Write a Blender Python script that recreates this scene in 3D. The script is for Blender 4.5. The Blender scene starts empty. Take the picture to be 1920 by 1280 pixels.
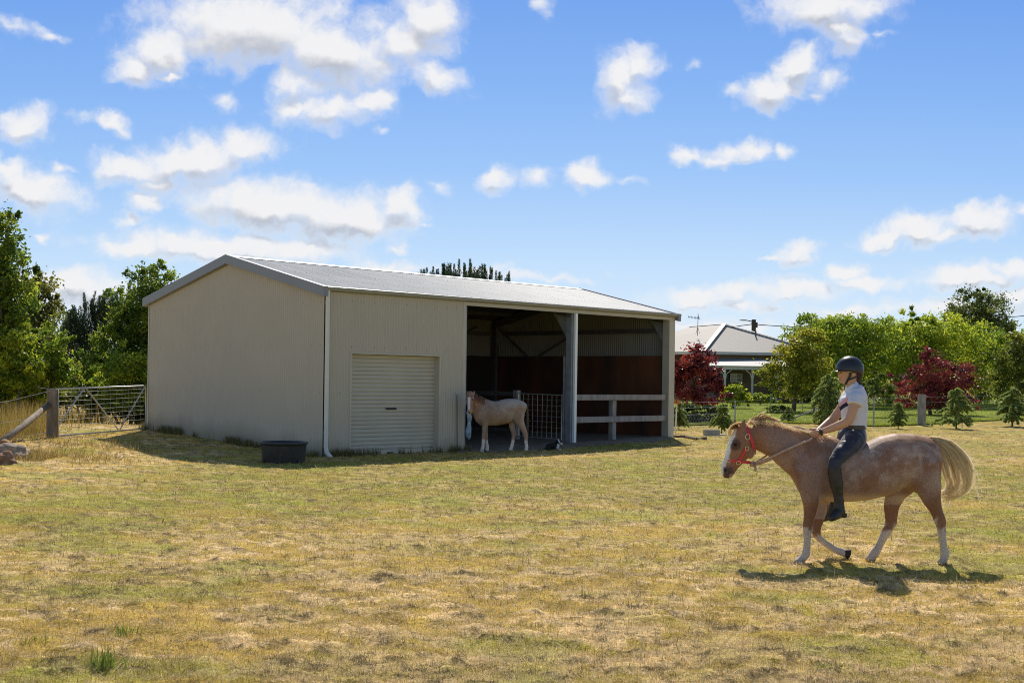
import bpy, bmesh, math, random
import numpy as np
from mathutils import Vector, Matrix
PI = math.pi
random.seed(7); RNG = np.random.default_rng(7)
SC = bpy.context.scene; COL = SC.collection
# ------------------------------------------------------------------ camera model (photo pixels 1920x1280)
F, HC, HOR, ROLL = 2339.0, 1.7, 710.0, 0.014
_ca, _sa = math.cos(ROLL), math.sin(ROLL)
def derot(px, py):
    dx, dy = px-960, py-640
    return 960+dx*_ca+dy*_sa, 640-dx*_sa+dy*_ca
def P(px, py, Y):
    x, y = derot(px, py)
    return Vector(((x-960)*Y/F, Y, HC-(y-HOR)*Y/F))
def sstep(a, b, x):
    t = np.clip((x-a)/(b-a), 0, 1); return t*t*(3-2*t)
# ------------------------------------------------------------------ shed frame: t along the front, r to the back
C0 = Vector((-3.93, 25.99, 0)); D1 = Vector((0.6961, 0.7180, 0)); D2 = Vector((-0.7180, 0.6961, 0))
SHED_L, SHED_W, EAVE, RISE = 12.1, 7.06, 3.47, 0.86
def S(t, r, z): return C0+D1*t+D2*r+Vector((0, 0, z))
def height(x, y):
    x = np.asarray(x, float); y = np.asarray(y, float)
    dx, dy = x-C0.x, y-C0.y
    t = dx*D2.x+dy*D2.y            # towards the back of the gable
    s = dx*D1.x+dy*D1.y            # along the front
    far = np.maximum(0, y-45); z = 0.012*np.minimum(far, 85)*sstep(0, 6, far)
    z = z+0.33*sstep(-1.5, 8.5, t)*np.exp(-(np.maximum(0, -s)/5.0)**2)*np.exp(-(np.maximum(0, t-9)/8)**2)*np.exp(-(np.maximum(0, s)/3.5)**2)
    z = z+0.11*sstep(4, 12, s)*np.exp(-((t)/7)**2)*np.exp(-(np.maximum(0, s-13)/5)**2)
    z = z+.20*np.exp(-((x+12.5)/3.2)**2-((y-25.5)/2.6)**2)
    return z
def hz(x, y): return float(height(x, y))
def G(px, py):
    """point of the terrain seen at a photo pixel"""
    x, y = derot(px, py); z = 0.0; Y = 30
    for _ in range(40):
        Y = 0.5*Y+0.5*min(200, (HC-z)*F/max(4, y-HOR)); z = hz((x-960)*Y/F, Y)
    return Vector(((x-960)*Y/F, Y, z))
# ------------------------------------------------------------------ value noise
def vnoise(x, y, seed=0):
    xi = np.floor(x).astype(np.int64); yi = np.floor(y).astype(np.int64)
    xf = x-xi; yf = y-yi; u = xf*xf*(3-2*xf); v = yf*yf*(3-2*yf)
    def h(a, b):
        n = (a*374761393+b*668265263+seed*974634777) & 0xffffffff
        n = ((n ^ (n >> 13))*1274126177) & 0xffffffff
        return ((n ^ (n >> 16)) & 0xffff)/65535.0
    return (h(xi, yi)*(1-u)+h(xi+1, yi)*u)*(1-v)+(h(xi, yi+1)*(1-u)+h(xi+1, yi+1)*u)*v
def fbm(x, y, o=4, seed=0):
    a, s, t = .5, 0, 0
    for i in range(o):
        s = s+a*vnoise(x, y, seed+i*17); t += a; a *= .5; x = x*2.03+11.7; y = y*2.03-5.1
    return s/t
# ------------------------------------------------------------------ materials
def mat(name, col=(.5, .5, .5), rough=.7, metal=0., var=.12, scale=6., attr=False, bump=0., bscale=60., transl=0., spec=.5, speck=None, stretch=None, detail=4, flecks=None):
    m = bpy.data.materials.new(name); m.use_nodes = True
    nt = m.node_tree; N = nt.nodes; L = nt.links; N.clear()
    out = N.new('ShaderNodeOutputMaterial'); b = N.new('ShaderNodeBsdfPrincipled')
    b.inputs['Roughness'].default_value = rough; b.inputs['Metallic'].default_value = metal
    b.inputs['Specular IOR Level'].default_value = spec
    tc = N.new('ShaderNodeTexCoord'); src = tc.outputs['Object']
    if stretch:
        mp = N.new('ShaderNodeMapping'); mp.inputs['Scale'].default_value = stretch; L.new(src, mp.inputs['Vector']); src = mp.outputs['Vector']
    if attr:
        a = N.new('ShaderNodeAttribute'); a.attribute_name = 'Col'; c = a.outputs['Color']
    else:
        a = N.new('ShaderNodeRGB'); a.outputs[0].default_value = (*col, 1); c = a.outputs[0]
    if var > 0:
        n = N.new('ShaderNodeTexNoise'); n.inputs['Scale'].default_value = scale; n.inputs['Detail'].default_value = detail
        L.new(src, n.inputs['Vector'])
        mr = N.new('ShaderNodeMapRange'); mr.inputs['From Min'].default_value = .3; mr.inputs['From Max'].default_value = .7
        mr.inputs['To Min'].default_value = 1-var; mr.inputs['To Max'].default_value = 1+var
        L.new(n.outputs['Fac'], mr.inputs['Value'])
        mx = N.new('ShaderNodeVectorMath'); mx.operation = 'SCALE'; L.new(c, mx.inputs[0]); L.new(mr.outputs[0], mx.inputs['Scale']); c = mx.outputs[0]
    if speck:
        scol, ssc, lo, hi = speck
        n = N.new('ShaderNodeTexNoise'); n.inputs['Scale'].default_value = ssc; n.inputs['Detail'].default_value = 3; L.new(src, n.inputs['Vector'])
        mr = N.new('ShaderNodeMapRange'); mr.inputs['From Min'].default_value = lo; mr.inputs['From Max'].default_value = hi; L.new(n.outputs['Fac'], mr.inputs['Value'])
        mm = N.new('ShaderNodeMix'); mm.data_type = 'RGBA'; L.new(mr.outputs[0], mm.inputs[0]); L.new(c, mm.inputs[6]); mm.inputs[7].default_value = (*scol, 1); c = mm.outputs[2]
    if flecks:      # pale hairs: brighten the colour underneath
        fsc, lo, hi, gain = flecks
        n = N.new('ShaderNodeTexNoise'); n.inputs['Scale'].default_value = fsc; n.inputs['Detail'].default_value = 4; L.new(src, n.inputs['Vector'])
        mr = N.new('ShaderNodeMapRange'); mr.inputs['From Min'].default_value = lo; mr.inputs['From Max'].default_value = hi; mr.inputs['To Min'].default_value = .9; mr.inputs['To Max'].default_value = gain; L.new(n.outputs['Fac'], mr.inputs['Value'])
        mx = N.new('ShaderNodeVectorMath'); mx.operation = 'SCALE'; L.new(c, mx.inputs[0]); L.new(mr.outputs[0], mx.inputs['Scale']); c = mx.outputs[0]
    L.new(c, b.inputs['Base Color'])
    if bump > 0:
        n = N.new('ShaderNodeTexNoise'); n.inputs['Scale'].default_value = bscale; n.inputs['Detail'].default_value = 4; L.new(src, n.inputs['Vector'])
        bp = N.new('ShaderNodeBump'); bp.inputs['Strength'].default_value = bump; bp.inputs['Distance'].default_value = .02
        L.new(n.outputs['Fac'], bp.inputs['Height']); L.new(bp.outputs[0], b.inputs['Normal'])
    sh = b.outputs[0]
    if transl > 0:
        t = N.new('ShaderNodeBsdfTranslucent'); L.new(c, t.inputs['Color'])
        ms = N.new('ShaderNodeMixShader'); ms.inputs[0].default_value = transl; L.new(sh, ms.inputs[1]); L.new(t.outputs[0], ms.inputs[2]); sh = ms.outputs[0]
    L.new(sh, out.inputs['Surface'])
    return m
# ------------------------------------------------------------------ objects
def tag(o, label=None, cat=None, group=None, kind=None):
    if label: o['label'] = label
    if cat: o['category'] = cat
    if group: o['group'] = group
    if kind: o['kind'] = kind
    return o
def thing(name, loc, label, cat, group=None):
    o = bpy.data.objects.new(name, None); COL.objects.link(o); o.location = loc; o.empty_display_size = .2
    return tag(o, label, cat, group)
def adopt(o, parent):
    if parent is not None:
        o.parent = parent
        if parent.type == 'EMPTY': o.matrix_parent_inverse = Matrix.Translation(-Vector(parent.location))
    return o
def link_mesh(name, me, m, parent=None, smooth=False, origin=True):
    if m is not None:
        if isinstance(m, (list, tuple)):
            for q in m: me.materials.append(q)
        else: me.materials.append(m)
    if smooth: me.polygons.foreach_set('use_smooth', np.ones(len(me.polygons), bool))
    o = bpy.data.objects.new(name, me); COL.objects.link(o)
    if parent is None and origin and len(me.vertices):
        co = np.empty(len(me.vertices)*3, np.float32); me.vertices.foreach_get('co', co); co = co.reshape(-1, 3)
        lo, hi = co.min(0), co.max(0); c = np.array([(lo[0]+hi[0])/2, (lo[1]+hi[1])/2, lo[2]], np.float32)
        me.vertices.foreach_set('co', (co-c).ravel()); o.location = Vector(c.tolist())
    return adopt(o, parent)
class MB:
    def __init__(s): s.v = []; s.f = []; s.c = []
    def add(s, vs, fs, col=None):
        n = len(s.v); s.v += [Vector(v) for v in vs]; s.f += [tuple(i+n for i in f) for f in fs]
        s.c += [col or (1, 1, 1)]*len(vs)
        return s
    def hexa(s, p, col=None):      # 8 points: bottom ring 0-3, top ring 4-7
        return s.add(p, [(3, 2, 1, 0), (4, 5, 6, 7), (0, 1, 5, 4), (1, 2, 6, 5), (2, 3, 7, 6), (3, 0, 4, 7)], col)
    def obox(s, o, a, b, c, col=None):  # corner o, edge vectors a b c
        o, a, b, c = map(Vector, (o, a, b, c))
        return s.hexa([o, o+a, o+a+b, o+b, o+c, o+a+c, o+a+b+c, o+b+c], col)
    def cbox(s, c, sx, sy, sz, col=None):
        return s.obox(Vector(c)-Vector((sx/2, sy/2, 0)), (sx, 0, 0), (0, sy, 0), (0, 0, sz), col)
    def bar(s, p, q, w, h, up=(0, 0, 1), col=None):  # rectangular bar along p-q
        p, q = Vector(p), Vector(q); t = (q-p).normalized(); a = t.cross(Vector(up))
        if a.length < 1e-4: a = t.cross(Vector((0, 1, 0)))
        a.normalize(); b = a.cross(t).normalized()
        return s.obox(p-a*w/2-b*h/2, a*w, b*h, q-p, col)
    def tube(s, pts, r, n=8, cap=True, col=None):
        pts = [Vector(p) for p in pts]; k = len(pts); rs = r if isinstance(r, (list, tuple)) else [r]*k
        u = None; V = []; Fc = []
        for i, p in enumerate(pts):
            t = (pts[min(i+1, k-1)]-pts[max(i-1, 0)]).normalized()
            if u is None: u = t.cross(Vector((0, 0, 1))) if abs(t.z) < .9 else t.cross(Vector((0, 1, 0)))
            u = (u-t*u.dot(t)).normalized(); w = t.cross(u)
            for j in range(n):
                a = 2*PI*j/n; V.append(p+(u*math.cos(a)+w*math.sin(a))*rs[i])
        for i in range(k-1):
            for j in range(n): Fc.append((i*n+j, i*n+(j+1) % n, (i+1)*n+(j+1) % n, (i+1)*n+j))
        if cap: Fc.append(tuple(range(n))[::-1]); Fc.append(tuple(range((k-1)*n, k*n)))
        return s.add(V, Fc, col)
    def loft(s, secs, n=16, u0=(0, 1, 0), col=None, power=1.0):
        """secs: (centre, half width along u, half size across)"""
        k = len(secs); V = []; Fc = []
        for i, sec in enumerate(secs):
            c, ru, rv = Vector(sec[0]), sec[1], sec[2]; uu = Vector(sec[3] if len(sec) > 3 else u0)
            t = (Vector(secs[min(i+1, k-1)][0])-Vector(secs[max(i-1, 0)][0])).normalized()
            u = (uu-t*uu.dot(t)).normalized(); v = t.cross(u)
            for j in range(n):
                a = 2*PI*j/n; ca, sa = math.cos(a), math.sin(a)
                if power != 1: ca = math.copysign(abs(ca)**power, ca); sa = math.copysign(abs(sa)**power, sa)
                V.append(c+u*ru*ca+v*rv*sa)
        for i in range(k-1):
            for j in range(n): Fc.append((i*n+j, i*n+(j+1) % n, (i+1)*n+(j+1) % n, (i+1)*n+j))
        Fc.append(tuple(range(n))[::-1]); Fc.append(tuple(range((k-1)*n, k*n)))
        return s.add(V, Fc, col)
    def ball(s, c, rx, ry, rz, n=12, m=8, col=None):
        V = []; Fc = []; c = Vector(c)
        for i in range(m+1):
            th = PI*i/m
            for j in range(n):
                ph = 2*PI*j/n; V.append(c+Vector((rx*math.sin(th)*math.cos(ph), ry*math.sin(th)*math.sin(ph), rz*math.cos(th))))
        for i in range(m):
            for j in range(n): Fc.append((i*n+j, (i+1)*n+j, (i+1)*n+(j+1) % n, i*n+(j+1) % n))
        return s.add(V, Fc, col)
    def ring(s, c, a, b, ra, rb, wdir, w, th=.004, n=28, arc=(0, 2*PI)):
        """flat strap around an ellipse (axes a,b) of width w along wdir"""
        c, a, b, wd = Vector(c), Vector(a).normalized(), Vector(b).normalized(), Vector(wdir).normalized()
        V = []; Fc = []; full = abs(arc[1]-arc[0]-2*PI) < 1e-6; k = n if full else n+1
        for i in range(k):
            t = arc[0]+(arc[1]-arc[0])*i/n
            for e, o in ((0, -1), (0, 1), (th, 1), (th, -1)):
                V.append(c+a*(ra+e)*math.cos(t)+b*(rb+e)*math.sin(t)+wd*o*w/2)
        for i in range(n):
            j = (i+1) % k
            for q in range(4): Fc.append((i*4+q, i*4+(q+1) % 4, j*4+(q+1) % 4, j*4+q))
        return s.add(V, Fc)
    def mesh(s, name='m', cols=False):
        me = bpy.data.meshes.new(name); me.from_pydata([tuple(v) for v in s.v], [], s.f)
        if cols:
            a = me.color_attributes.new('Col', 'FLOAT_COLOR', 'POINT')
            a.data.foreach_set('color', np.array([(*c, 1) for c in s.c], np.float32).ravel())
        return me
    def build(s, name, m, parent=None, smooth=False, cols=False, bevel=0, origin=True):
        me = s.mesh(name, cols)
        if bevel > 0:
            bm = bmesh.new(); bm.from_mesh(me)
            bmesh.ops.bevel(bm, geom=bm.edges[:], offset=bevel, segments=1, affect='EDGES', clamp_overlap=True); bm.to_mesh(me); bm.free()
        me.update()
        return link_mesh(name, me, m, parent, smooth, origin)
def fused(mb, voxel, smooth_it=4, colf=None, extra=None, factor=.5, wrinkle=None):
    """weld overlapping closed lofts into one continuous skin"""
    me = mb.mesh('tmp'); o = bpy.data.objects.new('tmp', me); COL.objects.link(o)
    r = o.modifiers.new('r', 'REMESH'); r.mode = 'VOXEL'; r.voxel_size = voxel; r.use_smooth_shade = True
    if smooth_it:
        q = o.modifiers.new('s', 'SMOOTH'); q.factor = factor; q.iterations = smooth_it
    dg = bpy.context.evaluated_depsgraph_get(); dg.update()
    out = bpy.data.meshes.new_from_object(o.evaluated_get(dg))
    bpy.data.objects.remove(o); bpy.data.meshes.remove(me)
    if wrinkle:     # cloth folds or muscle relief pushed along the normals
        amp, sx, sz = wrinkle; n = len(out.vertices); co = np.empty(n*3, np.float32); out.vertices.foreach_get('co', co); co = co.reshape(-1, 3)
        no = np.empty(n*3, np.float32); out.vertex_normals.foreach_get('vector', no); no = no.reshape(-1, 3)
        w = fbm(co[:, 0]*sx+co[:, 1]*sx*.7+50, co[:, 2]*sz+co[:, 1]*sx*.4+50, 3, 14); w = 1-np.abs(w-.5)*4
        co += no*(amp*w)[:, None]; out.vertices.foreach_set('co', co.ravel())
    if extra is not None:
        bm = bmesh.new(); bm.from_mesh(out); e = extra.mesh('e'); bm.from_mesh(e); bm.to_mesh(out); bm.free(); bpy.data.meshes.remove(e)
    if colf is not None:
        co = np.empty(len(out.vertices)*3, np.float32); out.vertices.foreach_get('co', co); co = co.reshape(-1, 3)
        c = np.ones((len(co), 4), np.float32); c[:, :3] = colf(co)
        a = out.color_attributes.new('Col', 'FLOAT_COLOR', 'POINT'); a.data.foreach_set('color', c.ravel())
    return out
def np_mesh(name, V, k, C=None):
    n = len(V)//k; me = bpy.data.meshes.new(name)
    me.vertices.add(len(V)); me.vertices.foreach_set('co', np.ascontiguousarray(V, np.float32).ravel())
    me.loops.add(n*k); me.loops.foreach_set('vertex_index', np.arange(n*k, dtype=np.int32))
    me.polygons.add(n); me.polygons.foreach_set('loop_start', np.arange(0, n*k, k, dtype=np.int32)); me.polygons.foreach_set('loop_total', np.full(n, k, np.int32))
    if C is not None:
        c = np.ones((len(V), 4), np.float32); c[:, :3] = C
        a = me.color_attributes.new('Col', 'FLOAT_COLOR', 'POINT'); a.data.foreach_set('color', c.ravel())
    me.update(calc_edges=True); return me
def copy_tree(o, parent=None):
    c = o.copy(); COL.objects.link(c)
    if parent is not None: c.parent = parent
    for ch in list(o.children): copy_tree(ch, c)
    return c
# ------------------------------------------------------------------ camera, sun, sky
cam = bpy.data.cameras.new('camera'); co = bpy.data.objects.new('camera', cam); COL.objects.link(co)
cam.sensor_width = 36; cam.lens = F/1920*36; cam.shift_y = 70/1920; cam.clip_end = 6000; cam.clip_start = .1
co.matrix_world = Matrix.Translation((0, 0, HC)) @ Matrix.Rotation(PI/2, 4, 'X') @ Matrix.Rotation(ROLL, 4, 'Z')
SC.camera = co
SUN_EL, SUN_AZ = math.radians(47), math.radians(2.0)   # azimuth from +Y towards +X
sd = Vector((math.sin(SUN_AZ)*math.cos(SUN_EL), math.cos(SUN_AZ)*math.cos(SUN_EL), math.sin(SUN_EL)))
sl = bpy.data.lights.new('sun', 'SUN'); sl.energy = 4.8; sl.angle = math.radians(.55); sl.color = (1, .93, .80)
so = bpy.data.objects.new('sun', sl); COL.objects.link(so); so.rotation_euler = (-sd).to_track_quat('-Z', 'Y').to_euler(); so.location = (0, 0, 30)
SC.view_settings.view_transform = 'Standard'; SC.view_settings.look = 'None'; SC.view_settings.exposure = 0.12; SC.view_settings.gamma = 1
SC.cycles.use_denoising = True; SC.cycles.denoiser = 'OPENIMAGEDENOISE'; SC.cycles.denoising_input_passes = 'RGB_ALBEDO_NORMAL'; SC.cycles.denoising_prefilter = 'NONE'; SC.cycles.filter_width = 1.0; SC.cycles.transparent_max_bounces = 24; SC.cycles.max_bounces = 8; SC.cycles.diffuse_bounces = 6; SC.cycles.transmission_bounces = 4; SC.cycles.sample_clamp_indirect = 3
# ------------------------------------------------------------------ world: Nishita sky with drifting cumulus in its directions
CLOUDS = [  # (px, py, rx, ry, tilt deg, density)
 (470, 45, 215, 92, 3, 1), (300, 95, 82, 60, -20, 1), (262, 128, 48, 36, 0, .95), (620, 95, 165, 72, 10, 1), (740, 80, 95, 62, 0, .75), (800, 40, 72, 62, -30, .8), (820, 145, 62, 34, 25, .8),
 (560, 165, 60, 45, 0, .75), (620, 208, 105, 34, -6, 1), (690, 190, 50, 30, 0, 1), (548, 208, 40, 20, 0, .8), (720, 243, 16, 10, 0, .5),
 (48, 236, 54, 36, -10, 1), (208, 226, 34, 20, 20, .9), (420, 190, 26, 16, 20, .45), (25, 45, 60, 12, 20, .4), (100, 75, 20, 7, 5, .45), (313, 143, 26, 13, 0, 1.1), (145, 216, 30, 8, -5, .35),
 (360, 300, 150, 46, -8, .95), (245, 320, 78, 34, 5, .9), (450, 280, 66, 38, -10, .85), (290, 345, 60, 18, 0, .55),
 (55, 355, 118, 46, 14, 1), (20, 315, 60, 26, 10, .9), (115, 318, 22, 12, 0, .5),
 (510, 385, 200, 52, 4, 1.1), (640, 408, 150, 52, 3, 1.1), (270, 380, 36, 24, 0, .85), (745, 385, 52, 38, 10, 1), (420, 462, 240, 34, 2, 1), (250, 470, 80, 20, 0, .9), (560, 470, 120, 22, 4, .8), (240, 415, 35, 10, 0, .5),
 (135, 530, 125, 32, 6, .95), (40, 550, 120, 40, 0, .8), (200, 560, 100, 25, 0, .6), (75, 441, 16, 5, 0, .5),
 (928, 335, 44, 27, -8, 1), (1002, 338, 30, 16, -10, .5), (826, 355, 20, 10, 20, .4), (1100, 328, 52, 27, 5, 1), (1175, 342, 24, 9, 10, .4),
 (1165, 150, 48, 58, 0, .9), (1195, 118, 36, 34, -40, .9), (1175, 180, 55, 28, 0, .85), (1235, 125, 25, 14, 0, .3),
 (1450, 165, 62, 36, -15, 1), (1500, 120, 56, 34, -25, 1), (1545, 145, 36, 30, 0, .5), (1376, 175, 22, 12, 0, .35), (1535, 178, 22, 9, 0, .4),
 (1550, 12, 130, 52, -2, 1.1), (1570, 55, 62, 32, 20, .8), (1650, 66, 24, 6, 0, .4), (1015, 12, 22, 18, 30, .6), (1300, 118, 14, 8, 0, .35),
 (1290, 295, 36, 19, 0, .95), (1370, 288, 62, 20, -6, .8), (1410, 278, 46, 20, 0, .7), (1468, 280, 26, 14, 0, .7), (1345, 300, 40, 12, 0, .8),
 (1650, 450, 60, 20, -14, 1), (1720, 430, 76, 32, -12, 1.05), (1830, 412, 96, 32, -5, 1.05), (1930, 400, 40, 18, 0, .8), (1765, 440, 60, 18, -10, .9),
 (1495, 473, 50, 20, -5, .9), (1440, 487, 26, 6, 0, .7), (1580, 510, 38, 18, 0, 1),
 (1300, 560, 110, 20, -3, .75), (1370, 545, 80, 20, -4, .85), (1490, 542, 92, 22, -2, .95), (1620, 533, 80, 18, -2, .9), (1380, 570, 90, 14, 0, .7),
 (1820, 520, 120, 27, -3, 1), (1900, 500, 80, 16, -3, .9), (1900, 555, 90, 18, -2, .8), (1600, 582, 130, 14, 0, .6), (1800, 575, 130, 14, 0, .7),
 (735, 498, 90, 14, 2, .75), (890, 505, 60, 12, 2, .7), (740, 466, 20, 8, 0, .5), (800, 424, 14, 6, 0, .4), (1000, 520, 120, 8, 0, .4), (1320, 610, 220, 14, 0, .5),
 (-140, 300, 130, 50, 0, 1), (-220, 480, 160, 40, 0, 1), (2080, 250, 130, 50, 0, 1), (2120, 470, 160, 40, 0, 1), (-200, 90, 150, 60, 0, 1), (2180, 60, 120, 50, 0, 1)]
def make_world():
    w = bpy.data.worlds.new('World'); SC.world = w; w.use_nodes = True
    nt = w.node_tree; N = nt.nodes; L = nt.links; N.clear()
    # ---- cloud density as a group of (u,v) in units of 100 photo pixels
    g = bpy.data.node_groups.new('cumulus', 'ShaderNodeTree')
    g.interface.new_socket('UV', in_out='INPUT', socket_type='NodeSocketVector')
    g.interface.new_socket('Density', in_out='OUTPUT', socket_type='NodeSocketFloat'); g.interface.new_socket('Core', in_out='OUTPUT', socket_type='NodeSocketFloat')
    gi = g.nodes.new('NodeGroupInput'); go = g.nodes.new('NodeGroupOutput'); gl = g.links
    def noise(scale, det, rough, src, off=(0, 0, 0)):
        mp = g.nodes.new('ShaderNodeMapping'); mp.inputs['Location'].default_value = off; gl.new(src, mp.inputs['Vector'])
        n = g.nodes.new('ShaderNodeTexNoise'); n.inputs['Scale'].default_value = scale; n.inputs['Detail'].default_value = det; n.inputs['Roughness'].default_value = rough
        gl.new(mp.outputs[0], n.inputs['Vector']); return n
    def vm(op, a, b=None, s=None):
        n = g.nodes.new('ShaderNodeVectorMath'); n.operation = op
        for i, q in ((0, a), (1, b)):
            if q is None: continue
            if isinstance(q, tuple): n.inputs[i].default_value = q
            else: gl.new(q, n.inputs[i])
        if s is not None: n.inputs['Scale'].default_value = s
        return n
    def ma(op, a, b=None, clamp=False):
        n = g.nodes.new('ShaderNodeMath'); n.operation = op; n.use_clamp = clamp
        for i, q in ((0, a), (1, b)):
            if q is None: continue
            if isinstance(q, (int, float)): n.inputs[i].default_value = q
            else: gl.new(q, n.inputs[i])
        return n.outputs[0]
    uv = gi.outputs[0]
    w1 = noise(1.9, 5, .52, uv); w1s = vm('SCALE', vm('SUBTRACT', w1.outputs['Color'], (.5, .5, .5)).outputs[0], s=.62)
    wuv = vm('ADD', uv, w1s.outputs[0]).outputs[0]
    acc = None
    for (px, py, rx, ry, a, d) in CLOUDS:
        x, y = derot(px, py); u, v = (x-960)/100, (HOR-y)/100
        mp = g.nodes.new('ShaderNodeMapping'); mp.vector_type = 'TEXTURE'
        mp.inputs['Location'].default_value = (u, v, 0); mp.inputs['Rotation'].default_value = (0, 0, -math.radians(a)); mp.inputs['Scale'].default_value = (rx/100*1.05, ry/100*1.05, 1)
        if acc is None: gl.new(wuv, mp.inputs['Vector'])
        else:       # tied to the running union so that the shader is evaluated one cloud at a time
            k = g.nodes.new('ShaderNodeVectorMath'); k.operation = 'MULTIPLY_ADD'; gl.new(acc, k.inputs[0]); k.inputs[1].default_value = (1e-6, 1e-6, 0); gl.new(wuv, k.inputs[2]); gl.new(k.outputs[0], mp.inputs['Vector'])
        ln = vm('LENGTH', mp.outputs[0]).outputs['Value']
        q = ma('MULTIPLY', ma('SUBTRACT', 1.0, ln), d)
        if acc is None: acc = q
        else:
            n = g.nodes.new('ShaderNodeMath'); n.operation = 'SMOOTH_MAX'; n.inputs[2].default_value = .16; gl.new(acc, n.inputs[0]); gl.new(q, n.inputs[1]); acc = n.outputs[0]
    f1 = noise(2.1, 8, .55, wuv, (3.1, 7.7, 2)).outputs['Fac']
    gl.new(acc, go.inputs[1]); acc = ma('ADD', acc, ma('MULTIPLY', ma('SUBTRACT', f1, .44), 1.35))
    gl.new(acc, go.inputs[0])
    # ---- directions to (u,v)
    tc = N.new('ShaderNodeTexCoord'); sp = N.new('ShaderNodeSeparateXYZ'); L.new(tc.outputs['Generated'], sp.inputs[0])
    def M(op, a, b=None, c=None, clamp=False):
        n = N.new('ShaderNodeMath'); n.operation = op; n.use_clamp = clamp
        for i, q in enumerate((a, b, c)):
            if q is None: continue
            if isinstance(q, (int, float)): n.inputs[i].default_value = q
            else: L.new(q, n.inputs[i])
        return n.outputs[0]
    ysafe = M('MAXIMUM', sp.outputs['Y'], .05)
    u = M('MULTIPLY', M('DIVIDE', sp.outputs['X'], ysafe), F/100); v = M('MULTIPLY', M('DIVIDE', sp.outputs['Z'], ysafe), F/100)
    front = M('MULTIPLY', M('SUBTRACT', sp.outputs['Y'], .3), 4, clamp=True)
    def uvn(dv, du=0):
        c = N.new('ShaderNodeCombineXYZ'); L.new(M('ADD', u, du), c.inputs[0]); L.new(M('ADD', v, dv), c.inputs[1])
        gn = N.new('ShaderNodeGroup'); gn.node_tree = g; L.new(c.outputs[0], gn.inputs[0]); return gn.outputs
    (d0, k0), (d1, k1) = uvn(0), uvn(.30, .05)
    def MR(x, a, b, c=0., d=1., smooth=True):
        n = N.new('ShaderNodeMapRange'); n.interpolation_type = 'SMOOTHSTEP' if smooth else 'LINEAR'
        for i, q in zip(('From Min', 'From Max', 'To Min', 'To Max'), (a, b, c, d)): n.inputs[i].default_value = q
        L.new(x, n.inputs['Value']); return n.outputs[0]
    mask = M('MULTIPLY', M('POWER', MR(d0, -.22, .82), 1.15), front)
    # light on cumulus: lit rims and tops, grey flat bases where the cloud is thick above
    shade = M('MULTIPLY', MR(M('ADD', M('MULTIPLY', M('SUBTRACT', k1, k0), 1.0), M('MULTIPLY', M('SUBTRACT', d1, d0), .13)), -.16, .42), MR(d0, .05, .75))
    def mixc(f, a, b):
        n = N.new('ShaderNodeMix'); n.data_type = 'RGBA'
        for i, q in ((0, f), (6, a), (7, b)):
            if isinstance(q, tuple): n.inputs[i].default_value = (*q, 1)
            elif isinstance(q, (int, float)): n.inputs[i].default_value = q
            else: L.new(q, n.inputs[i])
        return n.outputs[2]
    cloud = mixc(shade, CLOUD_LIT, CLOUD_BASE)
    # ---- clear sky: Nishita, its blue deepened with height
    sk = N.new('ShaderNodeTexSky'); sk.sky_type = 'NISHITA'; sk.sun_disc = False; sk.sun_elevation = SUN_EL; sk.sun_rotation = SUN_AZ
    sk.air_density = 1.0; sk.dust_density = .3; sk.ozone_density = 2.5; sk.altitude = 300
    el = MR(v, .5, 7.2, smooth=False)
    cr = N.new('ShaderNodeValToRGB'); L.new(el, cr.inputs[0]); e = cr.color_ramp.elements
    e[0].position = 0; e[0].color = (*SKY_RAMP[0], 1); e[1].position = 1; e[1].color = (*SKY_RAMP[-1], 1)
    for i in range(1, len(SKY_RAMP)-1):
        q = e.new(i/(len(SKY_RAMP)-1)); q.color = (*SKY_RAMP[i], 1)
    clear = mixc(M('MULTIPLY', front, .85), sk.outputs[0], cr.outputs[0])
    fin = mixc(mask, clear, cloud)
    bg = N.new('ShaderNodeBackground'); bg.inputs['Strength'].default_value = SKY_STR; L.new(fin, bg.inputs['Color'])
    bg0 = N.new('ShaderNodeBackground'); bg0.inputs['Strength'].default_value = SKY_STR; L.new(sk.outputs[0], bg0.inputs['Color'])
    # clouds only fill the low southern sky: elsewhere the plain sky is used, and blends in
    win = M('MULTIPLY', front, M('MULTIPLY', MR(v, 8.6, 12.0, 1, 0), M('MULTIPLY', MR(u, -24, -14, 0, 1), MR(u, 14, 24, 1, 0))))
    ms = N.new('ShaderNodeMixShader'); L.new(win, ms.inputs[0]); L.new(bg0.outputs[0], ms.inputs[1]); L.new(bg.outputs[0], ms.inputs[2])
    o = N.new('ShaderNodeOutputWorld'); L.new(ms.outputs[0], o.inputs['Surface'])
    w.cycles.sampling_method = 'MANUAL'; w.cycles.sample_map_resolution = 512
SKY_STR = .118
_k = 1/SKY_STR
CLOUD_LIT = tuple(c*_k for c in (.82, .82, .835)); CLOUD_BASE = tuple(c*_k for c in (.46, .49, .56))
SKY_RAMP = [tuple(c*_k for c in q) for q in ((.62, .73, .87), (.46, .63, .86), (.285, .485, .84), (.19, .39, .81), (.13, .31, .76))]
make_world()
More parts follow.
